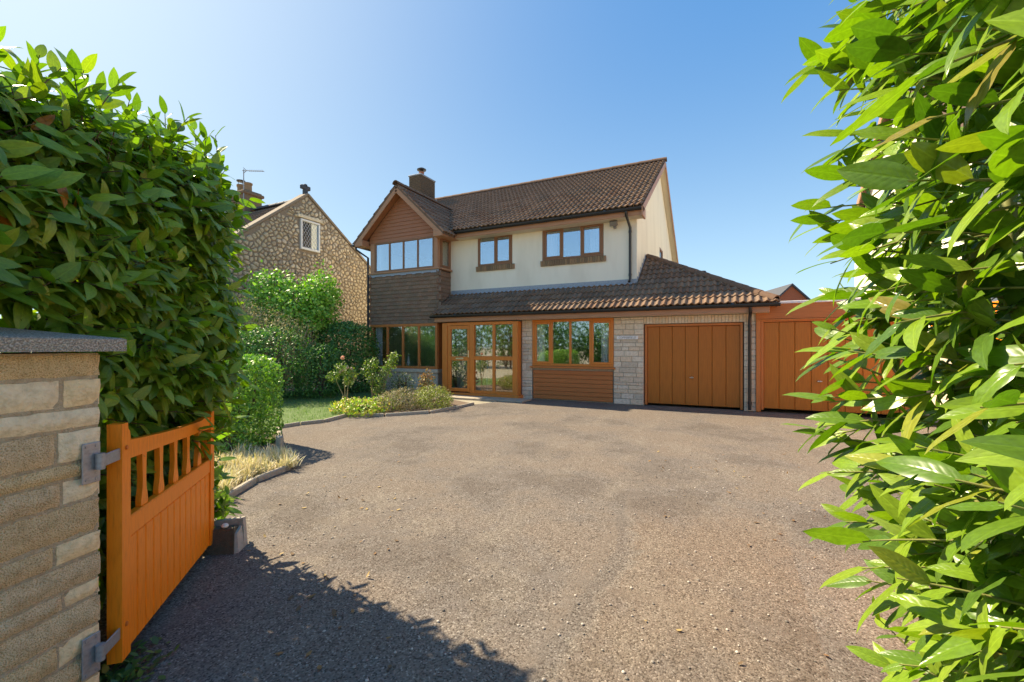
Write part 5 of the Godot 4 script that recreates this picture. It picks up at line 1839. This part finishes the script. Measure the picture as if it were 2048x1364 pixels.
func laurel_right() -> void:
	var r := RandomNumberGenerator.new(); r.seed = 202
	var H := thing("laurel_bush", "near laurel with long bright glossy leaves filling the side of the drive entrance", "bush", cw(1.5, 1.1))
	var inv := H.position
	var leaves := []
	var stems := MB.new()
	var A := Vector2(.80, .45); var Bv := Vector2(1.27, 1.45)
	var along := Bv - A
	var outw := cw(-1.0, along.x / along.y).normalized()
	var alongw := cw(along.x, along.y).normalized()
	for k in 330:   # visible face
		var s := r.randf()
		var yy := r.randf_range(.25, 2.75)
		var p2 := A + along * s
		var p := cw(p2.x, p2.y, yy) - outw * (r.randf_range(.02, .22) + .26 * clampf((1.15 - yy) / .85, 0, 1))
		var dirv := outw * 1.0 + Vector3.UP * r.randf_range(-.15, .55) + alongw * r.randf_range(-.35, .45)
		twig_leaves(leaves, stems, p, dirv, r.randf_range(.16, .30), 7, .145, r, .30, 54.0, Vector3.ZERO, outw)
	for k in 90:   # far end
		var yy := r.randf_range(.2, 2.75)
		var p := cw(Bv.x, Bv.y, yy) - outw * (r.randf_range(.0, .9) + .26 * clampf((1.15 - yy) / .85, 0, 1)) - alongw * r.randf_range(0, .2)
		twig_leaves(leaves, stems, p, alongw + Vector3.UP * r.randf_range(-.1, .5) + outw * r.randf_range(-.2, .7), r.randf_range(.14, .26), 6, .14, r, .28, 54.0, Vector3.ZERO, outw)
	for q in [[.20, .98, 2.15, .15], [.25, .99, 1.98, -.1], [.3, .97, 1.72, .3], [.9, 1.0, 1.62, .1], [.85, .98, 1.30, .0], [.9, .95, 1.22, -.15], [.95, 1.0, 1.05, .0], [.9, 1.0, .90, .05], [.8, .98, .84, -.1], [.7, 1.0, .62, .0], [.9, .97, .70, .15], [.6, 1.02, .44, -.1], [.95, 1.0, 1.85, .2], [.95, 1.0, 2.4, .2], [.8, 1.0, 1.45, .0]]:   # long sprays that reach over the drive
		var p2 := A + along * float(q[0])
		twig_leaves(leaves, stems, cw(p2.x, p2.y, q[2]) - outw * (.02 + .22 * clampf((1.1 - float(q[2])) / .85, 0, 1)), outw + Vector3.UP * float(q[3]), .24, 6, .15, r, .2, 46.0, outw * .15, outw)
	for k in 420:   # inside
		var p := cw(r.randf_range(1.0, 2.0), r.randf_range(.3, 1.7), r.randf_range(.1, 2.8))
		var lim := A + along * clampf((p.dot(F) - A.y) / along.y, 0, 1)
		if p.dot(R) < lim.x + .10: continue
		twig_leaves(leaves, stems, p, Vector3(r.randf() - .5, r.randf() * .6, r.randf() - .5) + outw * .5, .2, 6, .14, r, .25, 58.0, Vector3.ZERO, outw)
	for k in 5:
		var foot := cw(1.3 + .12 * k, .8 + .2 * k)
		for q in 3:
			stems.tube([foot, foot + Vector3(r.randf_range(-.12, .12), .9, r.randf_range(-.12, .12)), foot + Vector3(r.randf_range(-.3, .3), 1.8, r.randf_range(-.3, .3)), foot + Vector3(r.randf_range(-.4, .4), 2.7, r.randf_range(-.4, .4))], [.03, .024, .015, .007], 7)
	var st := part(H, "branches", stems.mesh(), M.twig)
	st.position = -inv
	var sub := holder(H, "leaf_cover")
	sub.position = -inv
	plant_leaves(sub, leaves, [leaf_shape(.170, .20, .45), leaf_shape(.185, .10, .35), leaf_shape(.16, .32, .5), leaf_shape(.175, .16, .4, 8, 4, .03), leaf_shape(.15, .45, .7, 8, 4, .04), leaf_shape(.19, .02, .25, 7, 4, .03)], M.laurel_each, M.laurel, [Color(.30, .48, .036), Color(.23, .40, .034), Color(.36, .54, .04), Color(.18, .33, .034), Color(.39, .56, .05)], 300, 1)

func blob(r: RandomNumberGenerator, xs: Array, cs: Array, c: Vector3, rad: Vector3, n: int, size: float, tints: Array, shell := .35, power := 2.0, rough := .18, up := .3) -> void:
	var f := FastNoiseLite.new(); f.seed = r.randi() % 999; f.frequency = 1.3
	for k in n:
		var d := Vector3(r.randfn(), r.randfn(), r.randfn()).normalized()
		var q := pow(pow(absf(d.x), power) + pow(absf(d.y), power) + pow(absf(d.z), power), -1.0 / power)
		var dep := 1.0 - shell * r.randf() * r.randf()
		var lump := 1.0 + rough * f.get_noise_3d(d.x * 3.0 * rad.x, d.y * 3.0 * rad.y, d.z * 3.0 * rad.z) * 1.6
		var p := c + Vector3(d.x * rad.x, d.y * rad.y, d.z * rad.z) * q * dep * lump
		if p.y < .02: continue
		var outv := Vector3(d.x / rad.x, d.y / rad.y, d.z / rad.z).normalized()
		var tang := Vector3(r.randfn(), r.randfn() + up, r.randfn()).normalized()
		var nrm := (outv + Vector3(r.randfn(), r.randfn(), r.randfn()) * .45 + Vector3.UP * .3).normalized()
		var s := size * r.randf_range(.65, 1.3)
		xs.append(Transform3D(frame_to(tang + outv * .4, nrm).scaled(Vector3(s, s, s)), p))
		var col: Color = tints[r.randi() % tints.size()]
		var g := r.randf_range(.75, 1.25)
		cs.append(Color(col.r * g, col.g * g, col.b * g))

func woody(b: MB, r: RandomNumberGenerator, foot: Vector3, tops: Array, rad: float) -> void:
	for t in tops:
		var m: Vector3 = foot.lerp(t, .5) + Vector3(r.randf_range(-.12, .12), .05, r.randf_range(-.12, .12))
		b.tube([foot, m, t], [rad, rad * .65, rad * .25], 6)

func shrub(called: String, label: String, category: String, foot: Vector3, blobs: Array, n: int, size: float, tints: Array, sd: int, shape: Mesh, mt: Material, shell := .35, power := 2.0, rough := .18, bark: Material = null) -> Node3D:
	var r := RandomNumberGenerator.new(); r.seed = sd
	var S := thing(called, label, category, foot)
	var xs := []; var cs := []
	var b := MB.new()
	var total := 0.0
	for q in blobs: total += q[1].x * q[1].y + q[1].y * q[1].z
	for q in blobs:
		blob(r, xs, cs, q[0], q[1], int(n * (q[1].x * q[1].y + q[1].y * q[1].z) / total), size, tints, shell, power, rough)
		var tops := []
		for k in 5: tops.append(q[0] + Vector3(r.randf_range(-.6, .6) * q[1].x, r.randf_range(.1, .7) * q[1].y, r.randf_range(-.6, .6) * q[1].z))
		woody(b, r, Vector3(q[0].x * .5, 0, q[0].z * .5), tops, .03 + .01 * q[1].y)
	part(S, "stems", b.mesh(), bark if bark else M.bark)
	scatter(S, "foliage", shape, mt, xs, cs)
	return S

func planting() -> void:
	var small := leaf_shape(.30, .12, .3, 3, 2)
	var narrow := leaf_shape(.16, .15, .3, 3, 2)
	var g_box := [Color(.229, .421, .061), Color(.176, .351, .053), Color(.299, .510, .070), Color(.150, .290, .053), Color(.351, .527, .079)]
	var g_dark := [Color(.114, .246, .061), Color(.088, .202, .053), Color(.140, .290, .061), Color(.176, .325, .070)]
	var g_bright := [Color(.299, .527, .061), Color(.229, .439, .053), Color(.386, .597, .088)]
	var g_dry := [Color(.527, .439, .229), Color(.421, .369, .176), Color(.351, .386, .140), Color(.632, .510, .299)]
	var g_yel := [Color(.527, .597, .070), Color(.386, .527, .070), Color(.632, .580, .105), Color(.299, .439, .088), Color(.702, .456, .211)]
	# clipped box hedge beside the drive
	shrub("box_hedge", "clipped bright green box hedge with squared top beside the drive", "hedge", cw(-4.05, 6.45), [[Vector3(0, .65, 0), Vector3(.52, .66, .52)], [Vector3(-.66, .62, .25), Vector3(.6, .62, .55)]], 26000, .044, g_box, 301, small, M.small_leaf, .25, 5.0, .04)
	# sprawling young growth at its foot
	shrub("low_shrub", "small leafy shoots at the foot of the clipped box hedge", "shrub", cw(-3.62, 5.75), [[Vector3(0, .22, 0), Vector3(.28, .24, .25)], [Vector3(-.42, .16, .1), Vector3(.28, .18, .25)]], 1300, .06, g_box, 302, narrow, M.small_leaf, .6, 2.0, .3)
	# big rounded evergreen hedge across the lawn
	shrub("evergreen_shrub", "large rounded dark green evergreen across the lawn", "shrub", cw(-6.75, 12.3), [[Vector3(0, .95, 0), Vector3(1.15, 1.02, 1.1)], [Vector3(-.9, 1.0, .4), Vector3(1.0, 1.05, 1.0)]], 13000, .062, g_dark, 303, small, M.small_leaf, .35, 2.6, .14)
	shrub("evergreen_shrub", "lower rounded evergreen joined to the large one on the porch side of the lawn", "shrub", cw(-5.45, 12.6), [[Vector3(0, .72, 0), Vector3(.62, .80, .7)]], 4500, .058, g_dark, 304, small, M.small_leaf, .35, 2.4, .14)
	shrub("evergreen_hedge", "dense evergreen hedge standing between the lawn and the bay of the house", "hedge", cw(-5.35, 14.3), [[Vector3(0, 1.0, 0), Vector3(.95, 1.2, .75)]], 14000, .07, g_dark, 305, small, M.small_leaf, .35, 3.4, .10)
	shrub("leafy_shrub", "tall bright green leafy shrub in front of the stone cottage gable", "shrub", cw(-6.9, 14.2), [[Vector3(0, 2.5, 0), Vector3(1.05, 1.0, .9)], [Vector3(.72, 2.9, -.3), Vector3(.6, .95, .6)], [Vector3(-.8, 3.05, .3), Vector3(.8, .85, .7)]], 8500, .105, g_bright, 306, small, M.small_leaf, .7, 2.0, .38)
	shrub("dry_shrub", "twiggy half dry shrub with straw coloured leaves below the leafy one", "shrub", cw(-7.4, 13.2), [[Vector3(0, 1.95, 0), Vector3(.95, .75, .8)], [Vector3(.95, 1.65, -.1), Vector3(.85, .7, .7)], [Vector3(-.8, 2.2, .2), Vector3(.8, .8, .7)]], 8500, .055, g_dry, 307, narrow, M.dry_leaf, .7, 2.0, .3, M.stem)
	shrub("evergreen_hedge", "evergreen hedge next to the laurel, below the straw coloured shrub", "hedge", cw(-7.6, 11.8), [[Vector3(0, .9, 0), Vector3(1.0, 1.05, .9)]], 6000, .06, g_dark, 308, small, M.small_leaf, .35, 2.4, .15)
	# street trees and hedge out of view behind the camera, mirrored in the ground floor windows
	var r := RandomNumberGenerator.new(); r.seed = 77
	var spots := [[-9.5, 3.2, 4.6], [-13.0, 4.4, 5.4], [-17.0, 5.0, 5.2], [-21.5, 6.2, 5.6], [-6.6, 4.6, 3.2]]
	var tl := ["street tree with broad crown nearest the front hedge", "tall street tree second along the road", "street tree third along the road", "furthest street tree along the road", "small street tree opposite the gateway"]
	for k in spots.size():
		var q = spots[k]
		shrub("street_tree", tl[k], "tree", Vector3(q[0], 0, q[1]), [[Vector3(0, q[2] * .56, 0), Vector3(1.9, q[2] * .42, 1.7)], [Vector3(-.8, q[2] * .4, .3), Vector3(1.6, q[2] * .36, 1.5)]], 3800, .17, g_dark, 400 + k, small, M.small_leaf, .6, 2.0, .35)
	# distant conifers behind the garage
	for q in [[19.0, 40.0, 7.6, "far dark conifer tip showing over the garage hip, nearer the house"], [20.6, 40.0, 7.2, "far dark conifer tip showing over the garage hip, nearer the flat roof"]]:
		var T := thing("conifer_tree", q[3], "tree", cw(q[0], q[1]))
		var b := MB.new()
		b.tube([Vector3.ZERO, Vector3(0, q[2], 0)], [.2, .02], 7)
		part(T, "trunk", b.mesh(), M.bark)
		var xs := []; var cs := []
		for k in 1600:
			var t := r.randf()
			var a := r.randf() * TAU
			var rr := (1.0 - t) * 1.5 * r.randf_range(.3, 1.1) + .04
			xs.append(Transform3D(frame_to(Vector3(cos(a), -.2, sin(a)), Vector3.UP).scaled(Vector3.ONE * .28), Vector3(cos(a) * rr, 1.0 + t * (q[2] - 1.0), sin(a) * rr)))
			cs.append(Color(.03, .06, .035))
		scatter(T, "crown", narrow, M.small_leaf, xs, cs)
	# cabbage palm behind the flat roof
	var pl := thing("cabbage_palm", "spiky cabbage palm crown showing above the flat garage roof", "tree", cw(16.6, 23.2))
	var pb := MB.new()
	pb.tube([Vector3.ZERO, Vector3(.05, 2.0, 0), Vector3(0, 3.6, 0)], [.16, .12, .1], 9)
	part(pl, "trunk", pb.mesh(), M.bark)
	var blade := leaf_shape(.045, .35, .3, 6, 2)
	for k in 90:
		var a := r.randf() * TAU
		var e := r.randf_range(-.7, 1.2)
		part(pl, "palm_leaf", blade, M.hedge_each[r.randi() % 4], Transform3D(frame_to(Vector3(cos(a), e, sin(a)), Vector3.UP).scaled(Vector3(1.0, 1.0, 1.0) * r.randf_range(.7, 1.0)), Vector3(r.randf_range(-.08, .08), 3.55 + r.randf_range(-.15, .15), 0)))
	# front bed: low mounds
	shrub("ground_cover", "low yellow green ground cover at the lawn end of the flower bed", "plant", cw(-3.55, 9.75), [[Vector3(0, .10, 0), Vector3(.42, .22, .4)], [Vector3(.45, .10, .15), Vector3(.42, .20, .38)], [Vector3(.3, .1, -.4), Vector3(.5, .2, .4)]], 3800, .055, g_yel, 310, small, M.small_leaf, .5, 2.0, .25)
	shrub("heather_mound", "twiggy heather mound in the middle of the flower bed", "plant", cw(-2.65, 10.0), [[Vector3(0, .18, 0), Vector3(.52, .26, .42)], [Vector3(-.1, .2, -.35), Vector3(.5, .28, .4)]], 5200, .045, [Color(.26, .27, .10), Color(.33, .27, .17), Color(.20, .23, .07), Color(.38, .30, .22)], 311, narrow, M.dry_leaf, .6, 2.0, .22, M.stem)
	shrub("heather_mound", "fresh yellow green heather mound beside the porch path", "plant", cw(-1.85, 10.35), [[Vector3(0, .18, 0), Vector3(.50, .28, .42)], [Vector3(-.25, .22, -.35), Vector3(.5, .30, .42)]], 5200, .045, [Color(.30, .33, .06), Color(.24, .29, .05), Color(.36, .36, .10), Color(.30, .24, .14)], 312, narrow, M.small_leaf, .6, 2.0, .22, M.stem)
	shrub("rusty_shrub", "small rusty leaved shrub against the bay wall", "shrub", cw(-2.35, 12.2), [[Vector3(0, .35, 0), Vector3(.24, .42, .22)]], 500, .075, [Color(.34, .19, .08), Color(.40, .28, .14), Color(.22, .24, .07)], 313, small, M.dry_leaf, .9, 2.0, .35, M.stem)
	shrub("grey_shrub", "pale tipped shrub under the bay window sill", "shrub", cw(-3.05, 12.3), [[Vector3(0, .35, 0), Vector3(.36, .38, .28)]], 900, .065, [Color(.10, .15, .05), Color(.30, .30, .16), Color(.13, .18, .06)], 314, narrow, M.small_leaf, .8, 2.0, .3)
	rose("rose_bush", "rose bush with a peach bloom and faded heads on bare canes", cw(-3.98, 10.65), [[Vector3(-.12, .92, 0), .16], [Vector3(.10, .80, .05), .17], [Vector3(-.32, .74, .02), .13], [Vector3(.02, .64, -.05), .14]], 1.14, true, 320)
	rose("rose_bush", "leafy rose stem standing before the bay corner, next to the peach rose", cw(-3.75, 11.9), [[Vector3(0, 1.0, 0), .17], [Vector3(-.10, .80, 0), .19], [Vector3(.05, .60, .1), .17], [Vector3(.15, .36, .0), .17]], .9, false, 321)
	rose("rose_bush", "leafy rose stem leaning across the bay window", cw(-3.45, 11.7), [[Vector3(.34, 1.18, 0), .14], [Vector3(.24, 1.0, 0), .17], [Vector3(.10, .78, 0), .17], [Vector3(.0, .55, .05), .16], [Vector3(.0, .3, .0), .16]], 1.0, false, 322)
	grasses()

func rose(called: String, label: String, foot: Vector3, clumps: Array, tall: float, blooms: bool, sd: int) -> void:
	var r := RandomNumberGenerator.new(); r.seed = sd
	var S := thing(called, label, "rose bush", foot, deg_to_rad(YAW))
	var b := MB.new()
	var xs := []; var cs := []
	for q in clumps:
		var c: Vector3 = q[0]
		b.tube([Vector3(r.randf_range(-.05, .05), 0, r.randf_range(-.05, .05)), Vector3(c.x * .35, c.y * .5, c.z), c + Vector3(0, .05, 0)], [.013, .010, .004], 6)
		blob(r, xs, cs, c, Vector3(q[1], q[1] * 1.05, q[1]), 130, .062, [Color(.22, .30, .07), Color(.15, .24, .05), Color(.30, .34, .10)], .95, 2.0, .4)
	part(S, "canes", b.mesh(), M.stem)
	scatter(S, "foliage", leaf_shape(.30, .12, .3, 3, 2), M.small_leaf, xs, cs)
	if blooms:
		var petal := leaf_shape(.42, -.5, .5, 4, 4)
		for q in [[Vector3(-.10, tall, 0), .085, M.petal], [Vector3(.06, tall - .22, .1), .06, M.bloom], [Vector3(.14, tall - .25, .06), .06, M.bloom], [Vector3(-.05, tall - .28, .12), .055, M.bloom], [Vector3(-.12, tall - .32, .1), .05, M.bloom], [Vector3(.20, tall - .5, .05), .035, M.bloom]]:
			var fl := holder(S, "bloom")
			fl.position = q[0]
			for k in 14:
				var a := k * 2.4
				var e := .2 + k * .09
				part(fl, "petal", petal, q[2], Transform3D(frame_to(Vector3(cos(a), e, sin(a)), Vector3.UP).scaled(Vector3.ONE * float(q[1]) * r.randf_range(.8, 1.1)), Vector3(0, .002 * k, 0)))

func in_poly(p: Vector2, poly: Array) -> bool:
	var pv := PackedVector2Array()
	for q in poly: pv.append(Vector2(q[0], q[1]))
	return Geometry2D.is_point_in_polygon(p, pv)

func grasses() -> void:
	var r := RandomNumberGenerator.new(); r.seed = 55
	var blade := MB.new()
	for k in 4:   # a curved, tapering blade
		var t0 := k / 4.0; var t1 := (k + 1) / 4.0
		var w0 := .035 * (1 - t0 * t0); var w1 := .035 * (1 - t1 * t1)
		var p := func(t, w): return Vector3(w, t, .35 * t * t)
		blade.quad(p.call(t0, -w0), p.call(t0, w0), p.call(t1, w1), p.call(t1, -w1))
	var bm := blade.mesh()
	var fn := FastNoiseLite.new(); fn.seed = 8; fn.frequency = .45
	var add := func(xs, cs, poly, n, box, h0, h1, tints, y):
		for k in n:
			var q := Vector2(r.randf_range(box[0], box[1]), r.randf_range(box[2], box[3]))
			if not in_poly(q, poly): continue
			var clump := fn.get_noise_2d(q.x * 6.0, q.y * 6.0)
			if clump < -.22 and h1 > .1 and r.randf() < .7: continue
			var s := r.randf_range(h0, h1) * (1.0 + clump * .9)
			xs.append(Transform3D(Basis(Vector3.UP, r.randf() * TAU) * Basis(Vector3.RIGHT, r.randf_range(-.3, .9 if h1 > .1 else .5)) * Basis().scaled(Vector3(s * r.randf_range(.7, 1.5), s, s)), Vector3(q.x, y, q.y)))
			cs.append(tints[r.randi() % tints.size()])
	var xs := []; var cs := []
	var lawn := [[-7.22, -5.4], [-7.2, -5.67], [-7.05, -6.08], [-7.25, -6.8], [-8.6, -8.4], [-8.9, -10.3], [-11.3, -11.0], [-12, -8.0], [-9.0, -4.6]]
	add.call(xs, cs, lawn, 26000, [-12.0, -7.0, -11.0, -4.6], .03, .06, [Color(.17, .31, .06), Color(.13, .25, .055), Color(.23, .34, .08), Color(.30, .33, .12)], .018)
	var g := scatter(self, "lawn_grass", bm, M.small_leaf, xs, cs)
	g.set_meta("label", "short green lawn grass between the shrubs and the drive"); g.set_meta("category", "grass")
	xs = []; cs = []
	var dry := [[-4.32, -2.55], [-4.66, -3.1], [-4.62, -3.65], [-5.3, -3.95], [-5.7, -3.7], [-5.2, -2.9], [-4.6, -2.3]]
	add.call(xs, cs, dry, 15000, [-5.8, -4.2, -4.1, -2.2], .07, .19, [Color(.80, .70, .50), Color(.70, .60, .40), Color(.84, .78, .62), Color(.55, .52, .24)], .02)
	g = scatter(self, "dry_grass", bm, M.dry_leaf, xs, cs)
	g.set_meta("label", "bleached straw coloured grass spilling over the drive edge"); g.set_meta("category", "grass")
	xs = []; cs = []
	var fresh := [[-4.1, -2.25], [-4.32, -2.6], [-4.7, -2.9], [-5.9, -3.6], [-6.3, -3.0], [-5.4, -2.0], [-4.5, -1.7]]
	add.call(xs, cs, fresh, 9000, [-6.4, -4.0, -3.8, -1.6], .05, .13, [Color(.26, .34, .05), Color(.20, .30, .05), Color(.36, .38, .10), Color(.46, .42, .20)], .02)
	g = scatter(self, "verge_grass", bm, M.small_leaf, xs, cs)
	g.set_meta("label", "yellow green verge grass behind the open gate"); g.set_meta("category", "grass")
	xs = []; cs = []
	for k in 130:
		var d := r.randf_range(2.0, 6.5)
		var p := cw(r.randf_range(-.60, -.25) * d, d, .006) if k < 80 else cw(r.randf_range(.3, .75) * d, d, .006)
		if p.x < -4.1 or p.x > 3.3: continue
		xs.append(Transform3D(frame_to(Vector3(r.randfn(), r.randf_range(-.1, .25), r.randfn()), Vector3.UP).scaled(Vector3.ONE * r.randf_range(.018, .05)), p))
		cs.append([Color(.30, .17, .06), Color(.22, .12, .05), Color(.42, .30, .12), Color(.16, .10, .05)][r.randi() % 4])
	g = scatter(self, "fallen_leaves", leaf_shape(.26, -.15, .5, 4, 2), M.dry_leaf, xs, cs)
	g.set_meta("label", "dry brown leaf litter scattered on the drive near the hedges"); g.set_meta("category", "leaf litter")
	# weeds under the gate's hanging stile
	var W := thing("weed_tuft", "low dark weeds at the foot of the stone pier under the gate", "plant", cw(-1.78, 1.95))
	xs = []; cs = []
	for k in 240:
		var p := Vector3(r.randfn() * .10, .01, r.randfn() * .08)
		xs.append(Transform3D(frame_to(Vector3(r.randfn(), r.randf_range(.1, .9), r.randfn()), Vector3.UP).scaled(Vector3.ONE * r.randf_range(.025, .05)), p))
		cs.append([Color(.09, .16, .03), Color(.13, .2, .04), Color(.06, .11, .03)][r.randi() % 3])
	scatter(W, "foliage", leaf_shape(.3, .15, .3, 3, 2), M.small_leaf, xs, cs)

func _ready() -> void:
	rng.seed = 7
	lens_and_light()
	materials()
	ground()
	main_house()
	house_fittings()
	flat_garage()
	boundary()
	neighbour_right()
	stone_cottage()
	far_houses()
	entrance()
	laurel_left()
	laurel_right()
	planting()
	var groups := {"street_tree": "street trees along the road", "evergreen_shrub": "evergreen shrubs across the lawn", "evergreen_hedge": "evergreen hedges beside the lawn", "conifer_tree": "far conifers beyond the garage", "heather_mound": "heather mounds in the front bed", "rose_bush": "roses in the front bed", "timber_gate": "orange gate leaves of the drive entrance", "curtain": "pale curtains behind the house windows"}
	for o in get_children():
		for k in groups:
			if String(o.name).begins_with(k) and o.has_meta("category"): o.set_meta("group", groups[k])
